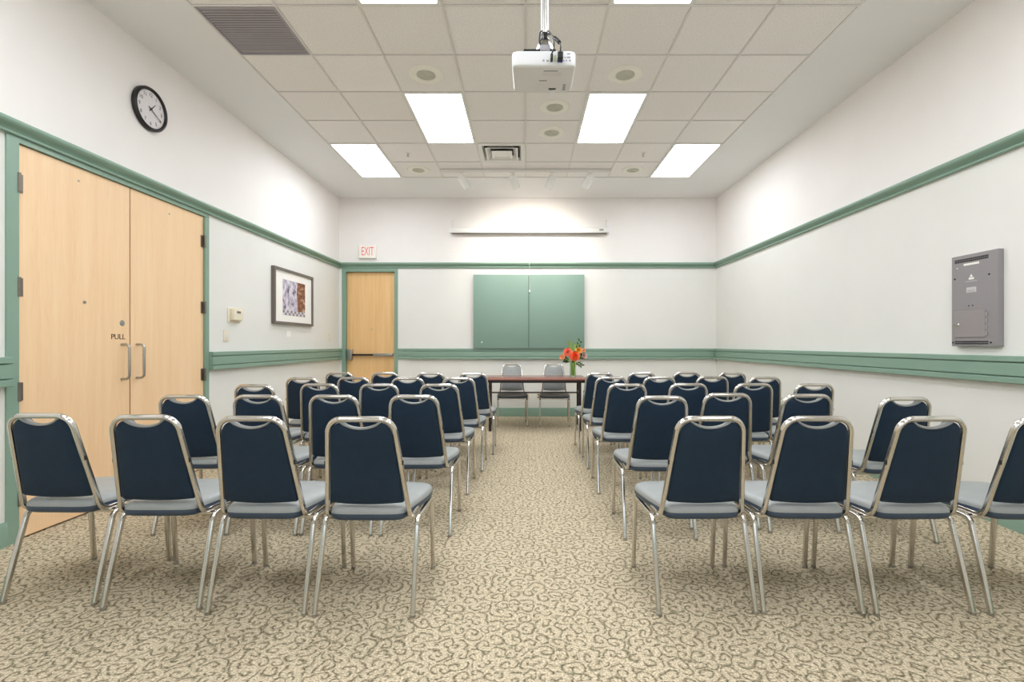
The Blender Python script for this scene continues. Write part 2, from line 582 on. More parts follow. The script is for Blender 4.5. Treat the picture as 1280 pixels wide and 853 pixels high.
for c in range(NCOL + 1):
    x = GX0 + c * T
    MB().box(x - 0.008, x + 0.008, GY0, GY1, ZC - 0.003, ZC + 0.003).build('grid_bar', 'grid', ceiling, smooth=0)
for r in range(NROW + 1):
    y = GY1 - r * T
    mbx = MB()
    c = 0
    while c < NCOL:
        c2 = c
        while c2 < NCOL and not (0 < r < NROW and (r - 1, c2) in lights): c2 += 1
        if c2 > c: mbx.box(GX0 + c * T, GX0 + c2 * T, y - 0.008, y + 0.008, ZC - 0.0028, ZC + 0.0028)
        c = c2 + 1
    mbx.build('grid_bar', 'grid', ceiling, smooth=0)

# picture rail, chair rail, baseboard
RAIL = [(0, 2.605), (0.045, 2.605), (0.057, 2.600), (0.061, 2.590), (0.058, 2.576), (0.046, 2.564), (0.030, 2.554), (0.018, 2.543), (0.013, 2.534),
        (0.013, 2.531), (0.027, 2.530), (0.031, 2.525), (0.031, 2.520), (0.027, 2.515), (0, 2.515)]
CHAIR = [(0, 1.150), (0.050, 1.150), (0.054, 1.146), (0.054, 1.114), (0.051, 1.111), (0.030, 1.111), (0.030, 1.104), (0.047, 1.104), (0.050, 1.101),
         (0.050, 1.021), (0.047, 1.018), (0.030, 1.018), (0.030, 1.011), (0.051, 1.011), (0.054, 1.008), (0.054, 0.974), (0.050, 0.970), (0, 0.970)]
CHAIR_THIN = [(a * 0.45, b) for a, b in CHAIR]
BASE = [(0, 0.0), (0.020, 0.0), (0.020, 0.125), (0.014, 0.138), (0.010, 0.146), (0, 0.148)]

def moulding(name, prof, side, u0, u1, extra=None):
    mb = MB()
    mb.prism(prof, u0, u1, lambda a, b, t: W(side, t, a, b))
    if extra:
        mb.prism(extra[0], extra[1], extra[2], lambda a, b, t: W(side, t, a, b))
    return struct(mb.build(name, 'green', org=(0, 0, 0), smooth=35))

moulding('trim_1', RAIL, 'left', YF, YB)
moulding('trim_2', RAIL, 'back', XL, XR)
moulding('trim_3', RAIL, 'right', YF, YB)
moulding('trim_4', RAIL, 'front', XL, XR)
moulding('trim_5', CHAIR, 'left', JL1, YB)
moulding('trim_6', CHAIR, 'left', YF, JL0)
moulding('trim_7', CHAIR, 'back', -1.99, XR, extra=(CHAIR_THIN, JE1, -1.99))
moulding('trim_8', CHAIR, 'right', YF, YB)
moulding('trim_9', CHAIR, 'front', XL, XR)
moulding('baseboard_left', BASE, 'left', JL1, YB, extra=(BASE, YF, JL0))
moulding('baseboard_back', BASE, 'back', JE1, XR)
moulding('baseboard_right', BASE, 'right', YF, YB)
moulding('baseboard_front', BASE, 'front', XL, XR)

# ---- double doors
door = thing('door_1', W('left', DYM, 0, 0), None, None)
struct(door)
mb = MB()
wbox(mb, 'left', JL0, DY0 - 0.002, -0.10, 0.012, 0, 2.514)
wbox(mb, 'left', DY1 + 0.002, JL1, -0.10, 0.012, 0, 2.514)
wbox(mb, 'left', DY0 - 0.002, DY1 + 0.002, -0.10, 0.012, DZ + 0.003, 2.514)
mb.build('door_frame', 'green', door)
wbox(MB(), 'left', DY0 - 0.002, DY1 + 0.002, -0.13, -0.105, 0, 2.5).build('door_backing', 'dark_gap', door)
wbox(MB(), 'left', DYM - 0.005, DYM + 0.005, -0.055, -0.013, 0.012, DZ).build('meeting_gasket', 'seam_brown', door)  # brown strip added to darken the gap, whose wood edges would show lit
for k, (y0, y1) in enumerate(((DY0, DYM - 0.005), (DYM + 0.005, DY1))):
    leaf = wbox(MB(), 'left', y0, y1, -0.055, -0.008, 0.012, DZ, 0.002, 1).build('door_leaf', 'maple', door)
    hy = DYM - 0.085 if k == 0 else DYM + 0.062
    path = fillet([W('left', hy, -0.008, 1.225), W('left', hy, 0.055, 1.225), W('left', hy, 0.055, 0.955), W('left', hy, -0.008, 0.955)], 0.028)
    MB().tube(path, 0.0095, ref=(0, 1, 0), n=10).build('pull_handle', 'steel', leaf, smooth=60)
    hy = y0 + 0.002 if k == 0 else y1 - 0.002
    for z in (2.235, 1.585, 0.93, 0.28):
        mh = MB()
        s = 1 if k == 0 else -1
        wbox(mh, 'left', hy, hy + s * 0.034, -0.008, -0.003, z - 0.057, z + 0.057)
        p = W('left', hy - s * 0.004, 0.012, 0)
        mh.tube([(p.x, p.y, z - 0.06), (p.x, p.y, z + 0.06)], 0.010, n=10, ref=(0, 1, 0))
        mh.build('hinge', 'bronze', leaf)
    if k == 0:
        MB().lathe([(0, 0.006), (0.010, 0.006), (0.012, 0.003), (0.021, 0.003), (0.024, 0.0), (0.024, -0.004)], W('left', DYM - 0.077, -0.008, 1.392), (1, 0, 0)).build('lock_cylinder', 'steel', leaf)
        text('pull_lettering', 'PULL', 0.058, lambda x, y, d: W('left', DYM - 0.115 + x, -0.008 + d, 1.283 + y), 'dark_gap', leaf, xscale=1.05)
        MB().lathe([(0, 0.012), (0.006, 0.012), (0.011, 0.004), (0.011, -0.002)], W('left', 3.48, -0.008, 1.53), (1, 0, 0), 12).build('coat_peg', 'steel', leaf)
    MB().lathe([(0, 0.003), (0.007, 0.003), (0.009, -0.002)], W('left', y0 + 0.42, -0.008, 2.385), (1, 0, 0), 10).build('screw_plug', 'steel', leaf)

# ---- exit door
door = thing('door_2', W('back', (EX0 + EX1) / 2, 0, 0), None, None)
struct(door)
mb = MB()
wbox(mb, 'back', JE0, EX0 - 0.002, -0.12, 0.014, 0, 2.514)
wbox(mb, 'back', EX1 + 0.002, JE1, -0.12, 0.014, 0, 2.514)
wbox(mb, 'back', EX0 - 0.002, EX1 + 0.002, -0.12, 0.014, EZ + 0.003, 2.514)
mb.build('door_frame', 'green', door)
wbox(MB(), 'back', EX0 - 0.002, EX1 + 0.002, -0.14, -0.122, 0, 2.5).build('door_backing', 'dark_gap', door)
leaf = wbox(MB(), 'back', EX0, EX1, -0.10, -0.055, 0.01, EZ, 0.002, 1).build('door_leaf', 'maple2', door)
mb = MB()
wbox(mb, 'back', EX0 + 0.012, EX0 + 0.105, -0.055, 0.015, 0.955, 1.135, 0.012, 3)
mb.build('latch_case', 'steel', leaf)
wbox(MB(), 'back', EX0 + 0.105, EX0 + 0.46, -0.035, 0.005, 1.028, 1.058, 0.005, 2).build('push_bar', 'black', leaf)
mb = MB()
wbox(mb, 'back', EX0 + 0.46, EX1 - 0.03, -0.055, 0.005, 1.018, 1.066, 0.005, 2)
mb.build('bar_housing', 'steel', leaf)
MB().lathe([(0, 0.004), (0.010, 0.004), (0.013, -0.002)], W('back', EX0 + 0.42, -0.055, 1.48), (0, -1, 0), 12).build('peephole', 'steel', leaf)

# ------------------------------------------------------------------ chairs
LEAN = math.atan(0.115 / 0.487)
B0 = (-0.165, 0.42)
SL = 0.49
def bp(x, s, w):
    """back plane: x across, s up the plane, w towards the sitter"""
    return Vector((x, B0[0] - s * math.sin(LEAN) + w * math.cos(LEAN), B0[1] + s * math.cos(LEAN) + w * math.sin(LEAN)))
def hw(s): return 0.191 - 0.046 * s / SL

def chair_proto():
    root = thing('banquet_chair', (0, 0, 0), 'chair', 'chair')
    # back frame: one bent tube
    pts = [(-0.196, 0.06, 0.428), (-0.192, B0[0] + 0.002, 0.424), tuple(bp(-hw(SL), SL, 0)), tuple(bp(hw(SL), SL, 0)), (0.192, B0[0] + 0.002, 0.424), (0.196, 0.06, 0.428)]
    path = fillet(pts, [0, 0.05, 0.066, 0.066, 0.05, 0], 7)
    nrm = Vector((0, math.cos(LEAN), math.sin(LEAN)))
    mbf = MB()
    # section axis follows the back plane normal; forward feet of the tube are short
    mbf.tube(path, 0.019, 0.024, ref=(0.0, 0.75, 0.66), rnd_=0.006)
    mbf.build('back_frame', 'chrome', root, smooth=50)
    # padded back panel with a scooped grip at the top
    s0, s1 = 0.082, SL - 0.014
    out = []
    for i in range(9):                     # bottom edge, slightly bowed
        t = i / 8; x = (-1 + 2 * t) * (hw(s0) - 0.020)
        out.append((x, s0 - 0.010 * (1 - (2 * t - 1) ** 2)))
    out.append((hw(s0) - 0.012, s0 + 0.008))
    for i in range(1, 6):
        s = s0 + (s1 - 0.06 - s0) * i / 5
        out.append((hw(s) - 0.0115, s))
    r = 0.058; cx = hw(s1 - 0.03) - 0.0115 - r; cy = s1 - r
    for i in range(1, 7):
        a = (PI / 2) * i / 6
        out.append((cx + r * math.cos(a), cy + r * math.sin(a)))
    SC = 0.088
    scoop = []
    for i in range(13):
        x = SC - 2 * SC * i / 12
        scoop.append((x, s1 - 0.032 * (1 - (x / SC) ** 2) ** 0.8 if abs(x) < SC else s1))
    out += scoop
    for i in range(0, 6):
        a = PI / 2 + (PI / 2) * i / 6
        out.append((-cx + r * math.cos(a), cy + r * math.sin(a)))
    for i in range(5, 0, -1):
        s = s0 + (s1 - 0.06 - s0) * i / 5
        out.append((-hw(s) + 0.0115, s))
    out.append((-hw(s0) + 0.012, s0 + 0.008))
    # drop near duplicates
    o2 = []
    for p in out:
        if not o2 or (Vector(p) - Vector(o2[-1])).length > 0.002: o2.append(p)
    cen = (0, (s0 + s1) / 2)
    mbp = MB()
    mbp.cushion(o2, cen, [(0, -0.011), (0.5, -0.0108), (0.9, -0.0095), (0.985, -0.006), (1, -0.001)], bp)
    back = mbp.build('backrest', 'navy', root, smooth=60)
    mbp = MB()
    mbp.cushion(o2, cen, [(1, -0.001), (1, 0.012), (0.985, 0.022), (0.93, 0.031), (0.8, 0.036), (0.45, 0.039), (0, 0.040)], bp)
    mbp.build('back_pad', 'seat', back, smooth=60)
    pp = [bp(x, s + 0.002, 0.0) for x, s in scoop]
    mbp = MB()
    mbp.tube(pp, 0.009, 0.02, ref=(0, 0.97, 0.23), rnd_=0.004)
    mbp.build('piping', 'piping', back, smooth=60)
    # seat cushion
    half = [(0.0, -0.200), (0.08, -0.200), (0.135, -0.196), (0.164, -0.183), (0.177, -0.155), (0.188, -0.10), (0.205, -0.03), (0.222, 0.06), (0.230, 0.13),
            (0.228, 0.18), (0.210, 0.216), (0.17, 0.238), (0.10, 0.248), (0.0, 0.252)]
    loop = [(x, y) for x, y in half] + [(-x, y) for x, y in reversed(half[1:-1])]
    dense = []
    m = len(loop)
    for i in range(m):
        p0, p1, p2, p3 = (Vector(loop[(i + k) % m]) for k in (-1, 0, 1, 2))
        for t in (0.0, 0.5):
            q = 0.5 * ((2 * p1) + (p2 - p0) * t + (2 * p0 - 5 * p1 + 4 * p2 - p3) * t * t + (3 * p1 - p0 - 3 * p2 + p3) * t ** 3)
            dense.append((q.x, q.y))
    mbs = MB()
    flat = lambda a, b, w: Vector((a, b, w))
    mbs.cushion(dense, (0, 0.02), [(0.998, 0.449), (0.996, 0.456), (0.982, 0.466), (0.94, 0.475), (0.85, 0.481), (0.6, 0.486), (0.3, 0.488), (0, 0.489)], flat)
    st = mbs.build('seat', 'seat', root, smooth=60)
    mbs = MB()
    mbs.cushion(dense, (0, 0.02), [(0, 0.418), (0.95, 0.418), (0.985, 0.424), (1.0, 0.434), (1.0, 0.443), (0.998, 0.449)], flat)
    mbs.build('seat_boxing', 'boxing', st, smooth=60)  # lower seat edge, set a darker blue than the pad above
    # side rails and legs
    for s in (-1, 1):
        xr, xf = 0.2175 * s, 0.2175 * s
        rt, rf = (0.2215 * s, -0.235, 0.012), (0.2185 * s, 0.236, 0.012)
        rb, fb = Vector((xr, -0.125, 0.405)), Vector((xf, 0.205, 0.405))
        full = fillet([rt, rb, fb, rf], [0, 0.038, 0.034, 0], 6)
        kr, kf = 1, len(full) - 2
        d0 = (full[kr] - full[0]); d1 = (full[kf] - full[-1])
        MB().tube([full[0], full[kr]], 0.021, 0.021, ref=(1, 0, 0), rnd_=0.005).build('leg', 'chrome', root, smooth=50)
        leg_r = root.children[-1]
        MB().tube([full[-1], full[kf]], 0.021, 0.021, ref=(1, 0, 0), rnd_=0.005).build('leg', 'chrome', root, smooth=50)
        leg_f = root.children[-1]
        MB().tube(full[kr:kf + 1], 0.021, 0.021, ref=(1, 0, 0), rnd_=0.005).build('side_rail', 'chrome', root, smooth=50)
        for lg, p in ((leg_r, rt), (leg_f, rf)):
            MB().lathe([(0, 0), (0.012, 0), (0.0135, 0.004), (0.0125, 0.016), (0.009, 0.018)], (p[0], p[1], 0), n=10).build('foot_glide', 'steel', lg)
        # stacking bumper on the upright
        c = bp(s * (hw(0.28) + 0.0105), 0.28, 0.0)
        MB().box(c.x - 0.003, c.x + 0.003, c.y - 0.007, c.y + 0.007, c.z - 0.011, c.z + 0.011, 0.002, 1).build('bumper', 'rubber', root)
    for y in (-0.085, 0.165):
        MB().tube([(-0.212, y, 0.398), (0.212, y, 0.398)], 0.019, 0.019, ref=(0, 0, 1), rnd_=0.004).build('cross_bar', 'chrome', root, smooth=50)
    return root

proto = chair_proto()
ORD = ['first', 'second', 'third', 'fourth', 'fifth']
# rows counted from the table; (x of centre, y of back-top) measured for each chair, aisle first
LEFT = {5: [(-0.727, 2.137), (-1.220, 2.155), (-1.733, 2.195), (-2.245, 2.241)],
        4: [(-0.705, 3.05), (-1.213, 3.06), (-1.690, 3.06), (-2.165, 3.06)],
        3: [(-0.690, 3.90), (-1.185, 3.91), (-1.670, 3.93), (-2.150, 3.84)],
        2: [(-0.640, 4.62), (-1.135, 4.64), (-1.660, 4.68), (-2.140, 4.64)],
        1: [(-0.580, 5.33), (-1.070, 5.40), (-1.575, 5.42), (-2.100, 5.46)]}
RIGHT = {5: [(0.8185, 2.155), (1.310, 2.155), (1.803, 2.150), (2.330, 2.145)],
         4: [(0.850, 2.99), (1.325, 3.16), (1.812, 3.10), (2.300, 2.93)],
         3: [(0.825, 3.91), (1.328, 3.95), (1.860, 3.95), (2.350, 3.93)],
         2: [(0.837, 4.72), (1.315, 4.73), (1.855, 4.79), (2.340, 4.72)],
         1: [(0.824, 5.39), (1.305, 5.42), (1.835, 5.50), (2.315, 5.43)]}
first = True
for side, block in (('double-door', LEFT), ('wall-cabinet', RIGHT)):
    for row in (5, 4, 3, 2, 1):
        for k, (x, y) in enumerate(block[row]):
            ch = proto if first else copy_tree(proto)
            first = False
            yo = y + 0.28
            ch.location = (x, yo, 0)
            tilt = rnd.uniform(-1.6, 1.6)
            ch.rotation_euler = (0, 0, math.radians(tilt))
            place = 'on the aisle' if k == 0 else ORD[k] + ' from the aisle'
            tag(ch, 'navy chrome-framed chair, %s side, %s row from the table, %s' % (side, ORD[row - 1], place), 'chair', 'banquet chairs in rows')
for x, y, rz, lab in ((-0.205, 7.44, 180 + 3, 'chrome-framed padded chair behind the table, facing the rows, without flowers beside it'),
                      (0.440, 7.44, 180 - 2, 'chrome-framed padded chair behind the table, facing the rows, beside the flower vase')):
    ch = copy_tree(proto)
    ch.location = (x, y, 0); ch.rotation_euler = (0, 0, math.radians(rz))
    tag(ch, lab, 'chair', 'chairs behind the table')

# ------------------------------------------------------------------ table with flowers
TX0, TX1, TY0, TY1, TZ = -0.645, 0.865, 6.74, 7.46, 0.745
tb = thing('folding_table', ((TX0 + TX1) / 2, (TY0 + TY1) / 2, 0), 'narrow folding table with reddish brown top and black frame', 'table')
MB().box(TX0, TX1, TY0, TY1, TZ - 0.022, TZ, 0.004, 2).build('table_top', 'table_top', tb)
mb = MB()
mb.box(TX0 + 0.035, TX1 - 0.035, TY0 + 0.03, TY0 + 0.05, TZ - 0.062, TZ - 0.022)
mb.box(TX0 + 0.035, TX1 - 0.035, TY1 - 0.05, TY1 - 0.03, TZ - 0.062, TZ - 0.022)
mb.box(TX0 + 0.035, TX0 + 0.055, TY0 + 0.03, TY1 - 0.03, TZ - 0.062, TZ - 0.022)
mb.box(TX1 - 0.055, TX1 - 0.035, TY0 + 0.03, TY1 - 0.03, TZ - 0.062, TZ - 0.022)
mb.build('apron', 'table_dark', tb)
for x0_ in (TX0, TX1):
    for y, ox in ((TY0 + 0.08, 0.0), (TY1 - 0.08, 0.03)):
        x = (x0_ + 0.145 - ox) if x0_ < 0 else (x0_ - 0.10 + ox)
        lg = MB().tube([(x, y, 0.012), (x, y, TZ - 0.03)], 0.036, 0.036, ref=(0, 1, 0), rnd_=0.006).build('leg', 'table_dark', tb)
        MB().lathe([(0, 0), (0.019, 0), (0.021, 0.008), (0.018, 0.014)], (x, y, 0), n=12).build('leg_tip', 'rubber', lg)
    xf = x0_ + 0.145 if x0_ < 0 else x0_ - 0.10
    MB().tube([(xf, TY0 + 0.08, 0.10), (x, TY1 - 0.08, 0.10)], 0.022, 0.022, ref=(0, 0, 1)).build('end_bar', 'table_dark', tb)
MB().tube([(TX0 + 0.135, TY0 + 0.32, 0.52), (TX1 - 0.10, TY0 + 0.32, 0.52)], 0.028, 0.02, ref=(0, 0, 1)).build('stretcher', 'table_dark', tb)
for xf, xr_ in ((TX0 + 0.145, TX0 + 0.115), (TX1 - 0.10, TX1 - 0.07)):
    MB().tube([(xf, TY0 + 0.08, 0.52), (xr_, TY1 - 0.08, 0.52)], 0.022, 0.022, ref=(0, 0, 1)).build('end_bar', 'table_dark', tb)

VX, VY, VZ = 0.70, 7.18, TZ
vase = MB()
vase.lathe([(0, 0.0), (0.042, 0.0), (0.045, 0.004), (0.047, 0.19), (0.044, 0.19), (0.0425, 0.012), (0, 0.012)], (VX, VY, VZ), n=24)
vase = vase.build('flower_vase', 'glass', smooth=40)
tag(vase, 'clear glass cylinder vase of flowers on the reddish brown table', 'vase')

def rose(mb, c, r, up, rows_=((1.0, 9, 0.15), (0.82, 8, 0.45), (0.6, 6, 0.75), (0.36, 5, 0.95))):
    up = Vector(up).normalized()
    a = up.cross(Vector((0.2, 0.9, 0.1))).normalized(); b = up.cross(a)
    c = Vector(c)
    for k, (s, n, lift) in enumerate(rows_):
        for i in range(n):
            th = 2 * PI * (i + 0.5 * (k % 2)) / n + rnd.uniform(-0.1, 0.1)
            o = a * math.cos(th) + b * math.sin(th); tn = up.cross(o)
            vs_ = []
            for p in range(4):
                q = p / 3
                rad = r * s * (0.12 + 0.88 * q)
                hgt = r * (-0.45 + 0.35 * lift + (0.15 + 0.75 * lift) * q - 0.3 * (1 - lift) * q * q)
                wd = r * s * 0.62 * (0.3 + 0.7 * math.sin(PI * min(1, 0.15 + 0.7 * q)))
                for j in (-1, 0, 1):
                    vs_.append(c + o * (rad - 0.08 * r * abs(j)) + tn * wd * j * 0.75 + up * (hgt + 0.05 * r * (1 - abs(j))))
            mb.add(vs_, [(p * 3 + j, p * 3 + j + 1, p * 3 + j + 4, p * 3 + j + 3) for p in range(3) for j in range(2)])
    return mb

def leaf_blade(mb, p0, p1, w, side, n=7):
    p0, p1 = Vector(p0), Vector(p1)
    t = p1 - p0; s = t.cross(Vector(side)).normalized(); up = s.cross(t).normalized()
    vs_ = []
    for i in range(n):
        q = i / (n - 1)
        ww = w * math.sin(PI * (0.06 + 0.94 * q)) ** 0.8
        c = p0 + t * q + up * 0.12 * t.length * math.sin(PI * q)
        vs_ += [c - s * ww, c + up * ww * 0.25, c + s * ww]
    mb.add(vs_, [(i * 3 + j, i * 3 + j + 1, i * 3 + j + 4, i * 3 + j + 3) for i in range(n - 1) for j in range(2)])
    return mb

def px3(px, py, Y): return Vector(((px - 657) / F_PX * Y, Y, CAMZ - (py - 430) / F_PX * Y))
flowers = [('coral_rose', 'coral', 709.5, 439.5, 7.12, 0.074, 'open coral pink rose on the broad-leaf side of the vase bouquet', 'rose'),
           ('orange_rose', 'orange', 718.5, 444.5, 7.08, 0.080, 'large vivid orange rose in the middle of the vase bouquet', 'rose'),
           ('amber_rose', 'amber', 723.5, 437.5, 7.18, 0.056, 'amber yellow rose above the orange rose in the bouquet', 'rose'),
           ('peach_blossom', 'peach', 702.5, 446.0, 7.14, 0.046, 'small pale peach blossom drooping below the coral rose', 'flower'),
           ('pink_blossom', 'pale_pink', 731.0, 445.0, 7.16, 0.044, 'small pale pink blossom beside the dark berry sprig', 'flower'),
           ('cream_blossom', 'peach', 729.5, 438.0, 7.24, 0.042, 'small cream blossom beside the amber rose', 'flower')]
for i, (nm, mt, px, py, Y, r, lab, cat) in enumerate(flowers):
    c = px3(px, py, Y)
    a = 2 * PI * i / len(flowers)
    foot = Vector((VX + 0.022 * math.cos(a), VY + 0.022 * math.sin(a), VZ + 0.016))
    fl = thing(nm, tuple(foot), lab, cat, 'flowers in the vase')
    neck = Vector((VX + 0.03 * math.cos(a), VY + 0.03 * math.sin(a), VZ + 0.20))
    d = (c - neck).normalized()
    cb = c - d * r * 0.3
    path = [foot, foot.lerp(neck, 0.5), neck, neck.lerp(cb, 0.5) + Vector((0, 0, 0.01)), cb]
    MB().tube(path, 0.006, ref=(0, 1, 0), n=6).build('stem', 'stem', fl)
    up = (d * 0.5 + Vector((0, -0.75, 0.35))).normalized()
    rose(MB(), c, r, up).build('bloom', mt, fl, smooth=60)
    mbl = MB()
    for k in range(3):
        q = neck.lerp(cb, 0.2 + 0.25 * k)
        e = q + Vector((rnd.uniform(-0.05, 0.05), rnd.uniform(-0.06, 0.02), rnd.uniform(-0.03, 0.05)))
        leaf_blade(mbl, q, e + (e - q) * 0.5, 0.016, (0, 1, 0.3))
    mbl.build('leaf', 'leaf', fl)
sprays = [('fern_spray', 'leaf', 724.5, 427.5, 'dark green leafy sprig pointing up beyond the amber rose'),
          ('fern_spray', 'leaf_light', 712.5, 429.0, 'lime green sprig pointing up behind the coral rose'),
          ('fern_spray', 'leaf', 726.5, 457.0, 'dark green leafy sprig hanging low over the vase side'),
          ('fern_spray', 'leaf', 706.0, 450.5, 'dark green leafy sprig hanging under the coral rose'),
          ('fern_spray', 'leaf_light', 719.0, 432.0, 'lime green sprig pointing up behind the orange rose')]
for i, (nm, mt, px, py, lab) in enumerate(sprays):
    c = px3(px, py, 7.16 + 0.03 * i)
    a = 2 * PI * (i + 0.5) / 5
    foot = Vector((VX + 0.012 * math.cos(a), VY + 0.012 * math.sin(a), VZ + 0.016))
    neck = Vector((VX + 0.02 * math.cos(a), VY + 0.02 * math.sin(a), VZ + 0.20))
    sp = thing(nm, tuple(foot), lab, 'foliage', 'greenery in the vase')
    mid = neck.lerp(c, 0.5) + Vector((0, 0, 0.03))
    MB().tube([foot, neck, mid, c], 0.004, ref=(0, 1, 0), n=6).build('stem', 'stem', sp)
    for k in range(6):
        q = mid.lerp(c, k / 5)
        s = 1 if k % 2 else -1
        d = (c - mid).normalized()
        sidev = d.cross(Vector((0, 1, 0))).normalized()
        leaf_blade(MB(), q, q + d * 0.045 + sidev * s * 0.035, 0.012, (0, 1, 0.2)).build('leaf', mt, sp)
b = px3(727.5, 443.5, 7.12)
bs = thing('berry_sprig', (VX, VY, VZ + 0.016), 'dark red berry sprig between the orange rose and pale pink blossom', 'foliage')
MB().tube([(VX, VY, VZ + 0.016), (VX + 0.01, VY, VZ + 0.2), b], 0.004, ref=(0, 1, 0), n=6).build('stem', 'stem', bs)
for k in range(8):
    p = b + Vector((rnd.uniform(-0.035, 0.035), rnd.uniform(-0.02, 0.02), rnd.uniform(-0.05, 0.03)))
    MB().lathe([(0, -0.011), (0.008, -0.008), (0.011, 0), (0.008, 0.008), (0, 0.011)], p, n=8).build('berry', 'berry', bs, smooth=80)

# ------------------------------------------------------------------ ceiling fixtures
def light_label(r, c):
    if r == 2: return 'lit white ceiling light panel between the round speakers, %s side' % ('double-door' if c < 4 else 'wall-cabinet')
    if r == 0: return 'lit ceiling light panel at the tile field corner above the %s' % ('exit door' if c < 4 else 'blank wall corner')
    if r == 6: return 'lit ceiling light panel beside the projector pole, %s side' % ('double-door' if c < 4 else 'wall-cabinet')
    if r == 8: return 'lit ceiling light panel beside the plaster border behind the chair rows, %s side' % ('double-door' if c < 4 else 'wall-cabinet')
    return 'lit ceiling light panel over the empty floor near the windows, %s side' % ('double-door' if c < 4 else 'wall-cabinet')
for (r, c) in lights:
    x0, x1, _, y1 = cell_of(r, c)
    y0 = y1 - 2 * T
    t = thing('ceiling_light', ((x0 + x1) / 2, (y0 + y1) / 2, ZC - 0.004), light_label(r, c), 'ceiling light', 'recessed ceiling light panels')
    i = 0.0075; j = 0.030
    mb = MB()
    for (a0, a1, b0, b1) in ((x0 + i, x0 + j, y0 + i, y1 - i), (x1 - j, x1 - i, y0 + i, y1 - i), (x0 + j, x1 - j, y0 + i, y0 + j), (x0 + j, x1 - j, y1 - j, y1 - i)):
        mb.box(a0, a1, b0, b1, ZC - 0.004, ZC + 0.03)
    mb.box(x0 + i, x1 - i, y0 + i, y1 - i, ZC + 0.03, ZC + 0.034)
    mb.build('frame', 'white_metal', t)
    MB().box(x0 + j, x1 - j, y0 + j, y1 - j, ZC + 0.002, ZC + 0.006).build('diffuser', 'lamp', t)

def speaker(r, c, lab):
    x0, x1, y0, y1 = cell_of(r, c)
    x, y, z = (x0 + x1) / 2, (y0 + y1) / 2, ZC + 0.004
    t = thing('ceiling_speaker', (x, y, z - 0.012), lab, 'speaker', 'round ceiling speakers')
    MB().lathe([(0.086, -0.004), (0.092, -0.010), (0.125, -0.012), (0.150, -0.009), (0.160, -0.002), (0.160, 0.0)], (x, y, z), n=36).build('rim', 'grille_rim', t)
    mb = MB().lathe([(0, -0.005), (0.040, -0.005), (0.086, -0.004)], (x, y, z), n=36)
    g = mb.build('grille', 'grille_pale', t)
    mb = MB()
    for rr in (0.018, 0.034, 0.050, 0.066, 0.080):
        mb.lathe([(rr - 0.003, -0.005), (rr, -0.0085), (rr + 0.003, -0.005)], (x, y, z), n=30)
    mb.build('grille_ring', 'grille_pale', g)
speaker(4, 2, 'round pale ceiling speaker nearest the projector, double-door side')
speaker(4, 5, 'round pale ceiling speaker nearest the projector, wall-cabinet side')
speaker(3, 4, 'round pale ceiling speaker between projector and the matching round speaker')
speaker(2, 4, 'round pale ceiling speaker beside the square air diffuser')
speaker(0, 1, 'round pale ceiling speaker beside the light panel above the exit door')
speaker(0, 6, 'round pale ceiling speaker beside the light panel at the blank corner')

def sprinkler(x, y, lab):
    z = ZC + 0.004
    t = thing('sprinkler_head', (x, y, z - 0.045), lab, 'sprinkler', 'ceiling sprinkler heads')
    MB().lathe([(0, -0.008), (0.020, -0.008), (0.032, -0.002), (0.034, 0)], (x, y, z), n=20).build('escutcheon', 'white_metal', t)
    mb = MB()
    mb.tube([(x, y, z), (x, y, z - 0.022)], 0.008, n=8, ref=(0, 1, 0))
    for s in (-1, 1):
        mb.tube([(x + s * 0.006, y, z - 0.02), (x + s * 0.012, y, z - 0.030), (x + s * 0.004, y, z - 0.040)], 0.0025, n=6, ref=(0, 1, 0))
    mb.build('frame_arm', 'steel', t)
    MB().lathe([(0, -0.045), (0.016, -0.045), (0.016, -0.042), (0, -0.042)], (x, y, z), n=16).build('deflector', 'steel', t)
sprinkler(-2.5 * T, GY1 - 1.5 * T, 'small sprinkler head in the ceiling tile toward the exit door')
sprinkler(2.5 * T, GY1 - 1.5 * T, 'small sprinkler head in the ceiling tile away from the doors')

# dark return grille
x0, x1, y0, y1 = cell_of(5, 0)
t = thing('return_air_grille', ((x0 + x1) / 2, (y0 + y1) / 2, ZC - 0.004), 'dark grey slatted return air grille in the ceiling above the clock', 'air grille')
mb = MB()
i, j = 0.011, 0.026
for (a0, a1, b0, b1) in ((x0 + i, x0 + j, y0 + i, y1 - i), (x1 - j, x1 - i, y0 + i, y1 - i), (x0 + j, x1 - j, y0 + i, y0 + j), (x0 + j, x1 - j, y1 - j, y1 - i)):
    mb.box(a0, a1, b0, b1, ZC - 0.004, ZC + 0.01)
mb.build('frame', 'grille_dark', t)
MB().box(x0 + i, x1 - i, y0 + i, y1 - i, ZC + 0.03, ZC + 0.035).build('backing', 'grille_back', t)
n = 20
for k in range(n):
    y = y0 + j + (y1 - y0 - 2 * j) * (k + 0.5) / n
    MB().add([(x0 + j, y + 0.0075, ZC - 0.001), (x1 - j, y + 0.0075, ZC - 0.001), (x1 - j, y - 0.007, ZC + 0.004), (x0 + j, y - 0.007, ZC + 0.004),
              (x0 + j, y + 0.0075, ZC + 0.001), (x1 - j, y + 0.0075, ZC + 0.001), (x1 - j, y - 0.007, ZC + 0.006), (x0 + j, y - 0.007, ZC + 0.006)],
             [(0, 1, 2, 3), (7, 6, 5, 4), (0, 4, 5, 1), (1, 5, 6, 2), (2, 6, 7, 3), (3, 7, 4, 0)]).build('slat', 'grille_dark', t, smooth=0)

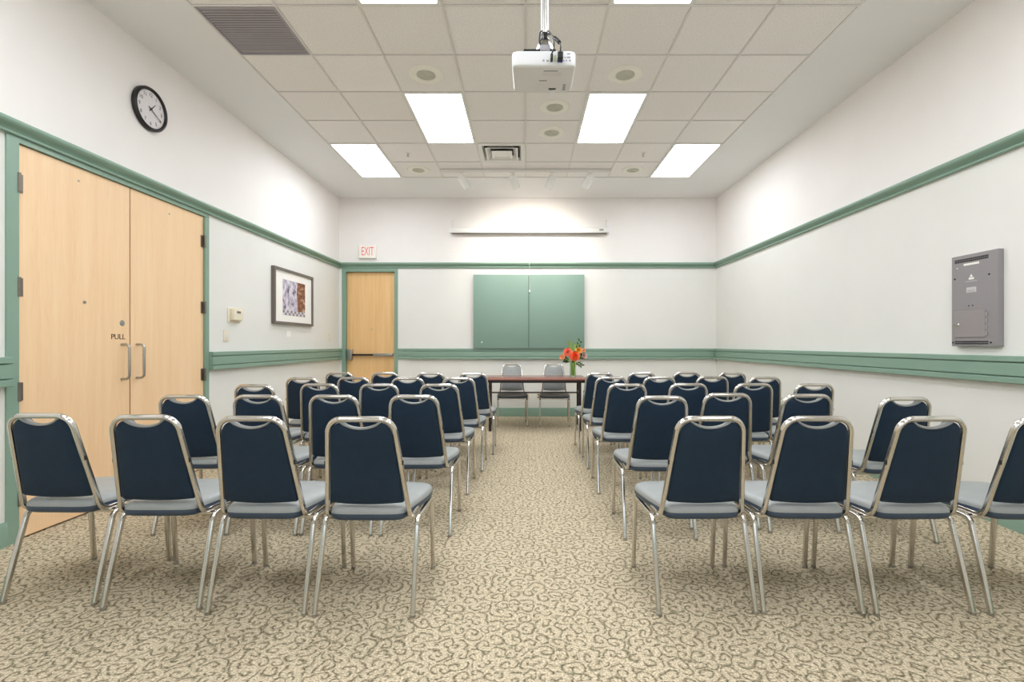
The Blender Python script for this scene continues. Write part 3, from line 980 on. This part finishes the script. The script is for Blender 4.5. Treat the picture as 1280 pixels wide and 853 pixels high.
# stepped square air diffuser
x0, x1, y0, y1 = cell_of(1, 3)
cx, cy = (x0 + x1) / 2, (y0 + y1) / 2
t = thing('air_diffuser', (cx, cy, ZC - 0.03), 'white square stepped air diffuser in the ceiling above the track lights', 'air diffuser')
def sq_ring(mb, prof):
    vs_ = []
    for h, z in prof:
        vs_ += [(cx - h, cy - h, z), (cx + h, cy - h, z), (cx + h, cy + h, z), (cx - h, cy + h, z)]
    m = len(prof)
    fs_ = []
    for k in range(m):
        k2 = (k + 1) % m
        for q in range(4):
            fs_.append((k * 4 + q, k * 4 + (q + 1) % 4, k2 * 4 + (q + 1) % 4, k2 * 4 + q))
    return mb.add(vs_, fs_)
sq_ring(MB(), [(0.293, ZC - 0.004), (0.245, ZC - 0.004), (0.228, ZC + 0.03), (0.224, ZC + 0.03), (0.24, ZC + 0.002), (0.293, ZC + 0.002)]).build('outer_frame', 'white_metal', t, smooth=0)
sq_ring(MB(), [(0.205, ZC - 0.018), (0.150, ZC + 0.03), (0.146, ZC + 0.03), (0.199, ZC - 0.018)]).build('cone', 'white_metal', t, smooth=0)
sq_ring(MB(), [(0.190, ZC - 0.012), (0.205, ZC - 0.018), (0.208, ZC - 0.013), (0.192, ZC - 0.008)]).build('cone_lip', 'white_metal', t, smooth=0)
mb = MB()
sq_ring(mb, [(0.130, ZC - 0.026), (0.095, ZC - 0.012), (0.0005, ZC - 0.012), (0.0005, ZC - 0.008), (0.094, ZC - 0.008), (0.132, ZC - 0.022)])
mb.build('centre_plate', 'white_metal', t, smooth=0)
MB().box(cx - 0.28, cx + 0.28, cy - 0.28, cy + 0.28, ZC + 0.05, ZC + 0.055).build('cavity', 'grille_back', t)

# track lights
TRY, TRX0, TRX1 = 6.87, -1.19, 1.19
tr = thing('light_track', (0, TRY, ZC - 0.035), 'white ceiling track carrying four spotlights', 'light track')
mb = MB()
mb.box(TRX0, TRX1, TRY - 0.018, TRY - 0.008, ZC - 0.034, ZC - 0.003); mb.box(TRX0, TRX1, TRY + 0.008, TRY + 0.018, ZC - 0.034, ZC - 0.003)
mb.box(TRX0, TRX1, TRY - 0.008, TRY + 0.008, ZC - 0.012, ZC - 0.003)
mb.build('channel', 'white_metal', tr)
for x in (TRX0, TRX1):
    MB().box(x - 0.012, x + 0.012, TRY - 0.019, TRY + 0.019, ZC - 0.035, ZC - 0.003, 0.002, 1).build('end_cap', 'white_metal', tr)
spots = [(-0.905, 'white cylinder spotlight at the track end toward the exit door'), (-0.18, 'white cylinder spotlight under the square air diffuser'),
         (0.375, 'white cylinder spotlight third along the track from the exit door'), (0.915, 'white cylinder spotlight at the track end away from the doors')]
for x, lab in spots:
    tgt = Vector((0.05 + 0.45 * x, YB, 2.78))
    piv = Vector((x, TRY + 0.02, ZC - 0.125))
    d = (tgt - piv).normalized()
    t = thing('track_spotlight', (x, TRY, ZC - 0.035), lab, 'spotlight', 'track spotlights')
    mb = MB()
    mb.box(x - 0.03, x + 0.03, TRY - 0.017, TRY + 0.017, ZC - 0.055, ZC - 0.034, 0.003, 1)
    mb.tube([(x, TRY, ZC - 0.05), (x, TRY, ZC - 0.10)], 0.008, n=8, ref=(0, 1, 0))
    mb.build('adapter', 'white_metal', t)
    dd = (d * 0.8 + Vector((-0.42 * (1 if x > 0 else -1), 0, -0.62))).normalized()
    c0 = piv - dd * 0.045
    MB().lathe([(0, 0), (0.046, 0.0), (0.054, 0.010), (0.054, 0.185), (0.049, 0.185), (0.047, 0.09), (0, 0.085)], c0, dd, 28).build('can', 'white_metal', t)
    MB().lathe([(0, 0.115), (0.024, 0.112), (0.034, 0.105), (0.034, 0.095), (0, 0.09)], c0, dd, 20).build('bulb', 'bulb', t)
    ld = bpy.data.lights.new('spot_lamp', 'SPOT')
    ld.energy = SPOT_W; ld.spot_size = math.radians(95); ld.spot_blend = 1.0; ld.shadow_soft_size = 0.04
    ld.color = (1.0, 0.95, 0.87)
    lo = bpy.data.objects.new('spot_lamp', ld); col.objects.link(lo)
    lo.parent = t
    lo.location = (c0 + dd * 0.19) - Vector((x, TRY, ZC - 0.035))
    lo.rotation_euler = d.to_track_quat('-Z', 'Y').to_euler()

# projector on its pole
PX, PY0, PY1 = 0.0835, 2.20, 2.435
PZ0, PZ1 = 2.494, 2.562
PW = 0.146
mt = thing('projector_mount', (PX + 0.008, 2.32, PZ1), 'chrome ceiling pole and bracket holding up the projector', 'projector mount')
px_ = PX + 0.008
MB().tube([(px_, 2.32, PZ1 + 0.150), (px_, 2.32, ZC - 0.002)], 0.018, n=20, ref=(0, 1, 0)).build('pole', 'steel', mt)
MB().lathe([(0.018, -0.022), (0.035, -0.02), (0.062, -0.006), (0.064, -0.0035), (0, -0.0035)], (px_, 2.32, ZC), n=28).build('ceiling_flange', 'chrome', mt)
mb = MB()
mb.box(px_ - 0.012, px_ + 0.012, 2.308, 2.332, PZ1 + 0.125, PZ1 + 0.165, 0.004, 1)
mb.lathe([(0, 0.0), (0.020, 0.0), (0.023, 0.006), (0.020, 0.014), (0, 0.014)], (px_, 2.32, PZ1 + 0.112), n=18)
mb.build('swivel_joint', 'black', mt)
mb = MB()
mb.lathe([(0.0, 0.066), (0.018, 0.064), (0.034, 0.046), (0.045, 0.016), (0.046, 0.006), (0.040, 0.0), (0, 0.0)], (px_, 2.32, PZ1 + 0.052), n=24)
mb.build('bracket_dome', 'steel', mt)
MB().box(px_ - 0.024, px_ + 0.022, 2.262, 2.282, PZ1 + 0.040, PZ1 + 0.066, 0.002, 1).build('clamp_block', 'grille_dark', mt)
mb = MB()
mb.box(px_ - 0.10, px_ + 0.05, 2.275, 2.36, PZ1 + 0.044, PZ1 + 0.052)
for ax, ay in ((-0.095, 2.285), (0.045, 2.285), (-0.095, 2.35), (0.045, 2.35)):
    mb.tube([(px_ + ax, ay, PZ1 + 0.001), (px_ + ax, ay, PZ1 + 0.05)], 0.006, n=8, ref=(0, 1, 0))
mb.build('bracket_arm', 'black', mt)

pj = thing('projector', (PX, (PY0 + PY1) / 2, PZ0), 'white projector hanging from the ceiling pole', 'projector')
mb = MB()
# tapered body with rounded vertical corners
def rrect(w0, w1, y0, y1, r, n=5):
    pts = []
    for (cx_, cy_, a0) in ((w1 - r, y1 - r, 0), (-w1 + r, y1 - r, 90), (-w0 + r, y0 + r, 180), (w0 - r, y0 + r, 270)):
        for k in range(n + 1):
            a = math.radians(a0 + 90 * k / n)
            pts.append((PX + cx_ + r * math.cos(a), cy_ + r * math.sin(a)))
    return pts
body = rrect(PW, PW - 0.004, PY0, PY1, 0.022)
mb.cushion(body, (PX, (PY0 + PY1) / 2), [(0, PZ0), (0.955, PZ0), (0.98, PZ0 + 0.002), (0.997, PZ0 + 0.009), (1.0, PZ0 + 0.02), (1.0, PZ1 - 0.014), (0.985, PZ1 - 0.004), (0.95, PZ1), (0, PZ1)],
           lambda a, b_, w: Vector((a, b_, w)))
pbody = mb.build('body', 'white_plastic', pj, smooth=40)
# underside: recessed tray panel, sticker, vent, lettering strip, front foot
MB().box(PX - 0.136, PX + 0.136, PY0 + 0.014, PY1 - 0.014, PZ0 - 0.0015, PZ0 + 0.001, 0.001, 1).build('bottom_panel', plain('panel_pale_grey', (226, 226, 229), 0.5), pj)
MB().box(PX - 0.005, PX + 0.085, PY0 + 0.055, PY0 + 0.085, PZ0 - 0.0025, PZ0 - 0.001).build('rating_sticker', plain('sticker_grey', (220, 219, 220), 0.5), pj)
MB().box(PX + 0.0, PX + 0.065, PY0 + 0.037, PY0 + 0.046, PZ0 - 0.0025, PZ0 - 0.001).build('sticker_strip', plain('strip_grey', (168, 168, 172), 0.5), pj)
mb = MB()
for k in range(6): mb.box(PX - 0.018 + k * 0.0062, PX - 0.0135 + k * 0.0062, PY0 + 0.121, PY0 + 0.128, PZ0 - 0.0025, PZ0 - 0.001)
mb.build('maker_mark', plain('mark_grey', (110, 110, 116), 0.5), pj)
MB().box(PX + 0.03, PX + 0.065, PY1 - 0.042, PY1 - 0.030, PZ0 - 0.003, PZ0 - 0.001).build('foot_release', 'black_plastic', pj)
MB().lathe([(0, -0.012), (0.012, -0.012), (0.013, -0.006), (0.008, -0.004), (0.008, 0.0)], (PX + 0.048, PY1 - 0.018, PZ0), n=14).build('front_foot', 'white_plastic', pj)
mb = MB()
for k in range(5): mb.box(PX + 0.098, PX + 0.112, PY1 - 0.03 - k * 0.012, PY1 - 0.024 - k * 0.012, PZ0 - 0.003, PZ0 - 0.001)
mb.build('vent_slot', plain('vent_grey', (150, 150, 154), 0.5), pj)
# rear connectors
ports = [(-0.002, 0.022, 0.008, 0.008), (0.016, 0.021, 0.010, 0.007), (0.102, 0.022, 0.007, 0.007), (0.090, 0.022, 0.006, 0.006), (0.117, 0.022, 0.010, 0.008),
         (0.112, 0.036, 0.016, 0.008), (0.096, 0.036, 0.006, 0.006), (0.112, 0.052, 0.014, 0.006)]
for (dx, dz, w, h) in ports:
    MB().box(PX + dx - w / 2, PX + dx + w / 2, PY0 - 0.001, PY0 + 0.004, PZ0 + dz - h / 2, PZ0 + dz + h / 2).build('port', 'grille_dark', pbody)
MB().box(PX + 0.044, PX + 0.056, PY0 - 0.001, PY0 + 0.004, PZ0 + 0.018, PZ0 + 0.046).build('port_strip', plain('port_green', (196, 206, 160), 0.5), pbody)
lens_o = (PX - 0.07, PY1, (PZ0 + PZ1) / 2)
MB().lathe([(0.024, -0.002), (0.024, 0.004), (0.021, 0.004), (0.018, 0.001), (0, 0.002)], lens_o, (0, 1, 0), 24).build('lens', 'black_plastic', pj)

c1 = thing('projector_cable', (PX + 0.034, PY0, PZ0), 'thin black cable plugged into the projector beside the green socket strip', 'cable', 'projector cables')
p = [(px_ + 0.018, 2.31, PZ1 + 0.16), (PX + 0.035, 2.27, PZ1 + 0.12), (PX + 0.043, 2.21, PZ1 + 0.06), (PX + 0.043, 2.185, PZ1 + 0.0), (PX + 0.034, 2.187, PZ0 + 0.045), (PX + 0.034, 2.188, PZ0 + 0.035)]
def smooth_path(p, n=6):
    p = [Vector(q) for q in p]; out = []
    for i in range(len(p) - 1):
        p0, p1, p2, p3 = p[max(i - 1, 0)], p[i], p[i + 1], p[min(i + 2, len(p) - 1)]
        for k in range(n):
            t = k / n
            out.append(0.5 * ((2 * p1) + (p2 - p0) * t + (2 * p0 - 5 * p1 + 4 * p2 - p3) * t * t + (3 * p1 - p0 - 3 * p2 + p3) * t ** 3))
    out.append(p[-1]); return out
MB().tube(smooth_path(p), 0.0035, n=8, ref=(1, 0, 0)).build('cord', 'black_plastic', c1)
MB().box(PX + 0.028, PX + 0.040, PY0 - 0.028, PY0 - 0.002, PZ0 + 0.012, PZ0 + 0.04, 0.003, 1).build('plug', 'black_plastic', c1)
c2 = thing('projector_cable', (PX + 0.072, PY0, PZ0), 'black monitor cable with blue plug in the back of the projector', 'cable', 'projector cables')
p = [(px_ + 0.019, 2.315, PZ1 + 0.15), (PX + 0.04, 2.29, PZ1 + 0.125), (PX + 0.065, 2.24, PZ1 + 0.07), (PX + 0.074, 2.19, PZ1 + 0.02), (PX + 0.073, 2.172, PZ0 + 0.05), (PX + 0.072, 2.174, PZ0 + 0.035)]
MB().tube(smooth_path(p), 0.0042, n=8, ref=(1, 0, 0)).build('cord', 'black_plastic', c2)
MB().tube(smooth_path(p)[9:16], 0.0085, n=10, ref=(1, 0, 0)).build('ferrite_bead', 'black_plastic', c2)
MB().box(PX + 0.060, PX + 0.085, PY0 - 0.034, PY0 - 0.012, PZ0 + 0.014, PZ0 + 0.046, 0.003, 1).build('plug', 'black_plastic', c2)
MB().box(PX + 0.060, PX + 0.085, PY0 - 0.012, PY0 - 0.001, PZ0 + 0.012, PZ0 + 0.03, 0.002, 1).build('plug_tip', 'blue_plug', c2)
p = [(px_ - 0.012, 2.30, PZ1 + 0.155), (px_ - 0.024, 2.285, PZ1 + 0.13), (px_ - 0.026, 2.28, PZ1 + 0.09), (px_ - 0.016, 2.29, PZ1 + 0.075), (px_ - 0.006, 2.295, PZ1 + 0.10), (px_ - 0.004, 2.30, PZ1 + 0.14)]
tag(MB().tube(smooth_path(p), 0.004, n=8, ref=(0, 1, 0)).build('cable_loop', 'black_plastic', smooth=60), 'small black loop of cord tied round the projector pole', 'cable')

# ------------------------------------------------------------------ things on the back wall
SX0, SX1, SZ0, SZ1, SD0, SD1 = -1.262, 1.392, 3.085, 3.180, 0.03, 0.125
sc_ = thing('projection_screen', W('back', 0.065, 0.08, SZ0), 'white rolled-up projection screen case high on the wall', 'projection screen')
mb = MB()
prof = [(SD0, SZ0 + 0.006), (SD0 + 0.01, SZ0), (SD1 - 0.01, SZ0), (SD1, SZ0 + 0.012), (SD1, SZ1 - 0.02), (SD1 - 0.015, SZ1), (SD0 + 0.01, SZ1), (SD0, SZ1 - 0.01)]
mb.prism(prof, SX0 + 0.02, SX1 - 0.02, lambda a, b_, t_: W('back', t_, a, b_))
mb.build('case', 'white_metal', sc_)
for x, s in ((SX0, 1), (SX1, -1)):
    mb = MB()
    prof2 = [(a + (0.004 if a > 0.08 else -0.004), b_ + (0.004 if b_ > (SZ0 + SZ1) / 2 else -0.004)) for a, b_ in prof]
    mb.prism(prof2, x, x + s * 0.022, lambda a, b_, t_: W('back', t_, a, b_))
    e = mb.build('end_cap', 'white_plastic', sc_)
    xx = x + s * 0.03
    mb = MB()
    wbox(mb, 'back', xx - 0.012, xx + 0.012, 0, 0.006, SZ1 + 0.05, SZ1 + 0.15)
    mb.tube(fillet([W('back', xx, 0.005, SZ1 + 0.13), W('back', xx, 0.075, SZ1 + 0.13), W('back', xx, 0.075, SZ1 - 0.005)], 0.02), 0.005, n=8, ref=(1, 0, 0))
    mb.build('hanging_hook', 'white_metal', sc_)
wbox(MB(), 'back', SX0 + 0.03, SX1 - 0.03, 0.07, 0.10, SZ0 - 0.010, SZ0 + 0.001).build('weight_bar', 'black', sc_)
wbox(MB(), 'back', SX1 - 0.16, SX1 - 0.09, SD1 - 0.002, SD1 + 0.001, SZ0 + 0.035, SZ0 + 0.065).build('badge', plain('badge_grey', (150, 150, 152), 0.4), sc_)
cord = MB()
cord.tube([W('back', 0.065, 0.105, SZ0 - 0.01), W('back', 0.065, 0.10, SZ0 - 0.25), W('back', 0.068, 0.095, 2.11)], 0.0035, n=6, ref=(0, 1, 0))
pc = cord.build('pull_cord', 'white_plastic', sc_)
MB().lathe([(0, 0.0), (0.012, 0.004), (0.013, 0.03), (0.006, 0.05), (0, 0.05)], W('back', 0.068, 0.095, 2.09), n=10).build('cord_pull', 'white_plastic', pc)

GX_0, GX_1, GXM, GZ0, GZ1 = -0.878, 0.986, 0.053, 1.152, 2.392
gb = thing('board_cabinet', W('back', GXM, 0.04, GZ0), 'closed sage green two-door presentation board on the wall', 'wall board')
wbox(MB(), 'back', GX_0 + 0.01, GX_1 - 0.01, 0.002, 0.062, GZ0 + 0.012, GZ1 - 0.008).build('body', 'table_dark', gb)
for a, b_ in ((GX_0, GXM - 0.004), (GXM + 0.004, GX_1)):
    d_ = wbox(MB(), 'back', a, b_, 0.063, 0.085, GZ0, GZ1, 0.003, 2).build('door_panel', 'green_board', gb)
    if a == GX_0:
        MB().lathe([(0, 0.018), (0.012, 0.018), (0.014, 0.012), (0.008, 0.006), (0.010, 0)], W('back', GX_0 + 0.145, 0.085, GZ0 + 0.105), (0, -1, 0), 16).build('knob', 'white_metal', d_)
wbox(MB(), 'back', GXM - 0.007, GXM + 0.007, 0.08, 0.088, GZ0 + 0.01, GZ1 - 0.30).build('seam_strip', plain('seam_dark', (84, 104, 96), 0.5), gb)

es = thing('exit_sign', W('back', -2.668, 0, 2.665), 'white EXIT sign with pale red letters above the exit door', 'exit sign')
wbox(MB(), 'back', -2.815, -2.520, 0.0, 0.055, 2.672, 2.888, 0.008, 2).build('housing', 'sign_white', es)
wbox(MB(), 'back', -2.80, -2.535, 0.055, 0.058, 2.688, 2.873).build('face', 'sign_white', es)
text('exit_lettering', 'EXIT', 0.205, lambda x, y, d: W('back', -2.662 + x, 0.058 + d, 2.782 + y), 'red_ink', es, xscale=0.50)

for (x, z, lab) in ((0.03, 0.335, 'ivory wall outlet low behind the table, nearer the exit door'), (0.215, 0.345, 'ivory wall outlet low behind the table, nearer the flowers')):
    t = thing('wall_outlet', W('back', x, 0, z - 0.057), lab, 'outlet', 'outlets behind the table')
    wbox(MB(), 'back', x - 0.036, x + 0.036, 0, 0.006, z - 0.057, z + 0.057, 0.002, 1).build('cover_plate', 'ivory', t)
    for dz in (-0.022, 0.022):
        wbox(MB(), 'back', x - 0.015, x + 0.015, 0.006, 0.009, z + dz - 0.014, z + dz + 0.014, 0.003, 1).build('socket', 'frame_grey', t)

# ------------------------------------------------------------------ things on the left wall
CY, CZ_, CR = 4.055, 3.192, 0.178
ck = thing('wall_clock', W('left', CY, 0, CZ_ - CR), 'round black-rimmed clock with white face above the double doors', 'clock')
c0 = W('left', CY, 0, CZ_)
MB().lathe([(CR - 0.01, 0.0), (CR, 0.006), (CR, 0.030), (CR - 0.006, 0.040), (CR - 0.016, 0.042), (CR - 0.026, 0.034), (CR - 0.027, 0.022)], c0, (1, 0, 0), 56).build('rim', 'black', ck, smooth=50)
MB().lathe([(0, 0.024), (CR - 0.026, 0.024), (CR - 0.026, 0.0), (0, 0.0)], c0, (1, 0, 0), 56).build('dial', 'clock_face', ck)
def dial(u, w, d): return c0 + Vector((d, u, w))
for h in range(1, 13):
    a = 2 * PI * h / 12
    ru, rw = 0.118 * math.sin(a), 0.118 * math.cos(a)
    text('numeral', str(h), 0.042, lambda x, y, d, ru=ru, rw=rw: dial(ru + x, rw + y, 0.0242 + d), 'clock_ink', ck, depth=0.0004)
mb = MB()
for k in range(60):
    a = 2 * PI * k / 60
    r0 = 0.138 if k % 5 == 0 else 0.142
    s, c = math.sin(a), math.cos(a); w_ = 0.0012
    mb.add([dial(r0 * s - w_ * c, r0 * c + w_ * s, 0.0246), dial(r0 * s + w_ * c, r0 * c - w_ * s, 0.0246), dial(0.148 * s + w_ * c, 0.148 * c - w_ * s, 0.0246), dial(0.148 * s - w_ * c, 0.148 * c + w_ * s, 0.0246)], [(0, 1, 2, 3)])
tag(mb.build('minute_track', 'clock_ink', ck, smooth=0), kind='stuff')
def hand(name, ang, L, tail, w_, d):
    s, c = math.sin(ang), math.cos(ang)
    q = []
    for dd in (d, d + 0.002):
        q += [dial(-tail * s - w_ * c, -tail * c + w_ * s, dd), dial(-tail * s + w_ * c, -tail * c - w_ * s, dd), dial(L * s + 0.5 * w_ * c, L * c - 0.5 * w_ * s, dd), dial(L * s - 0.5 * w_ * c, L * c + 0.5 * w_ * s, dd)]
    MB().add(q, [(0, 1, 2, 3), (7, 6, 5, 4), (0, 4, 5, 1), (1, 5, 6, 2), (2, 6, 7, 3), (3, 7, 4, 0)]).build(name, 'black', ck, smooth=0)
hand('hour_hand', math.radians(41), 0.075, 0.025, 0.0042, 0.027)
hand('minute_hand', math.radians(119), 0.125, 0.03, 0.0034, 0.030)
MB().lathe([(0, 0.036), (0.006, 0.035), (0.007, 0.024)], c0, (1, 0, 0), 14).build('hub', 'black', ck)

PY_0, PY_1, PZ_0, PZ_1 = 6.02, 7.12, 1.485, 2.205
pc = thing('framed_picture', W('left', (PY_0 + PY_1) / 2, 0, PZ_0), 'grey framed tinted photograph with wide white mat on the wall', 'picture')
FD = 0.045; fw = 0.032
mb = MB()
wbox(mb, 'left', PY_0, PY_0 + fw, 0, FD, PZ_0, PZ_1); wbox(mb, 'left', PY_1 - fw, PY_1, 0, FD, PZ_0, PZ_1)
wbox(mb, 'left', PY_0 + fw, PY_1 - fw, 0, FD, PZ_0, PZ_0 + fw); wbox(mb, 'left', PY_0 + fw, PY_1 - fw, 0, FD, PZ_1 - fw, PZ_1)
mb.build('frame', 'frame_grey', pc, smooth=0)
wbox(MB(), 'left', PY_0 + fw, PY_1 - fw, 0.0, 0.026, PZ_0 + fw, PZ_1 - fw).build('mat_board', 'white_paper', pc, smooth=0)
wbox(MB(), 'left', PY_0 + 0.235, PY_1 - 0.235, 0.024, 0.0275, PZ_0 + 0.12, PZ_1 - 0.135).build('print', 'print', pc, smooth=0)
t = wbox(MB(), 'left', 6.40, 6.52, 0, 0.003, 1.325, 1.40).build('caption_card', 'white_paper', smooth=0)
tag(t, 'small white caption card on the wall under the framed picture', 'card')

th = thing('thermostat', W('left', 5.25, 0, 1.46), 'ivory thermostat in a square cover above the light switch', 'thermostat')
wbox(MB(), 'left', 5.13, 5.37, 0, 0.012, 1.462, 1.618, 0.004, 2).build('back_plate', 'ivory', th)
b2 = wbox(MB(), 'left', 5.165, 5.335, 0.012, 0.055, 1.483, 1.608, 0.008, 2).build('cover', 'ivory', th)
wbox(MB(), 'left', 5.215, 5.285, 0.055, 0.0565, 1.558, 1.582).build('display', 'frame_grey', b2)
for y, z, lab, dk in ((5.105, 1.312, 'ivory light switch beside the double door frame', 0), (7.82, 1.335, 'ivory light switch between the picture and the exit door', 1)):
    t = thing('light_switch', W('left', y, 0, z - 0.058), lab, 'light switch', 'light switches')
    wbox(MB(), 'left', y - 0.04, y + 0.04, 0, 0.007, z - 0.058, z + 0.058, 0.003, 2).build('cover_plate', 'ivory', t)
    wbox(MB(), 'left', y - 0.011, y + 0.011, 0.007, 0.014, z - 0.022, z + 0.022, 0.003, 1).build('toggle', 'white_plastic', t)

# ------------------------------------------------------------------ grey cabinet on the right wall
QY0, QY1, QZ0, QZ1, QD = 3.272, 3.628, 1.214, 1.874, 0.042
cb = thing('wall_cabinet', W('right', (QY0 + QY1) / 2, 0, QZ0), 'grey metal equipment cabinet with small hatch on the wall', 'cabinet')
body = wbox(MB(), 'right', QY0, QY1, 0, QD, QZ0, QZ1, 0.002, 1).build('body', 'panel_grey', cb)
def qb(name, mat, y0, y1, z0, z1, d=0.002, parent=None, bev=0.0):
    return wbox(MB(), 'right', y0, y1, QD - 0.001, QD + d, z0, z1, bev, 1).build(name, mat, parent or cb, smooth=35)
for z0 in (QZ1 - 0.052, QZ0 + 0.012):
    a0, a1 = QY0 + 0.068, QY1 - 0.025
    mb = MB()
    n = 26
    for k in range(n):
        y = a0 + (a1 - a0) * k / n
        for dz in (0, 0.014):
            wbox(mb, 'right', y, y + (a1 - a0) / n * 0.7, QD - 0.001, QD + 0.0012, z0 + dz, z0 + dz + 0.011)
    tag(mb.build('louver_slot', 'grille_back', body, smooth=0), kind='stuff')
hatch = qb('hatch', 'panel_grey2', QY0 + 0.085, QY1 - 0.028, QZ0 + 0.062, QZ0 + 0.255, 0.006, bev=0.002)
p = W('right', QY1 - 0.055, QD + 0.006, QZ0 + 0.155)
MB().lathe([(0, 0.014), (0.009, 0.013), (0.011, 0.004), (0.014, 0.0)], p, (-1, 0, 0), 16).build('knob', 'chrome', hatch)
for k in range(4):
    qb('hinge', 'grille_dark', QY0 + 0.072, QY0 + 0.083, QZ0 + 0.075 + k * 0.045, QZ0 + 0.103 + k * 0.045, 0.006, hatch)
for (y, z) in ((QY1 - 0.028, QZ1 - 0.165), (QY0 + 0.062, QZ1 - 0.165), (QY1 - 0.012, QZ0 + 0.025), (QY0 + 0.05, QZ0 + 0.025)):
    MB().lathe([(0, 0.004), (0.005, 0.004), (0.007, 0.0)], W('right', y, QD, z), (-1, 0, 0), 12).build('screw', 'black', cb)
for y in (QY0 + 0.185, QY0 + 0.215):
    MB().lathe([(0, 0.003), (0.0035, 0.003), (0.005, 0.0)], W('right', y, QD, QZ0 + 0.29), (-1, 0, 0), 10).build('indicator', 'black', cb)
qb('name_strip', 'white_paper', QY0 + 0.135, QY0 + 0.255, QZ1 - 0.078, QZ1 - 0.064, 0.0015)
tri = MB()
yc = QY0 + 0.195
tri.add([W('right', yc + 0.013, QD + 0.001, QZ1 - 0.165), W('right', yc - 0.013, QD + 0.001, QZ1 - 0.165), W('right', yc, QD + 0.001, QZ1 - 0.143)], [(0, 1, 2)])
tri.build('logo_triangle', 'white_paper', cb, smooth=0)
qb('logo_bar', 'white_paper', yc - 0.02, yc + 0.02, QZ1 - 0.183, QZ1 - 0.169, 0.001)
qb('logo_line', plain('print_grey', (186, 184, 184), 0.6), yc - 0.045, yc + 0.045, QZ1 - 0.197, QZ1 - 0.192, 0.001)
lb = qb('label_plate', plain('label_pale', (200, 198, 198), 0.5), yc - 0.038, yc + 0.038, QZ1 - 0.275, QZ1 - 0.238, 0.0012)
for k in range(2):
    qb('label_line', 'panel_grey', yc - 0.03, yc + 0.03, QZ1 - 0.262 - k * 0.008, QZ1 - 0.259 - k * 0.008, 0.0018, lb)
qb('status_light', 'white_paper', QY1 - 0.052, QY1 - 0.045, QZ1 - 0.092, QZ1 - 0.085, 0.002)
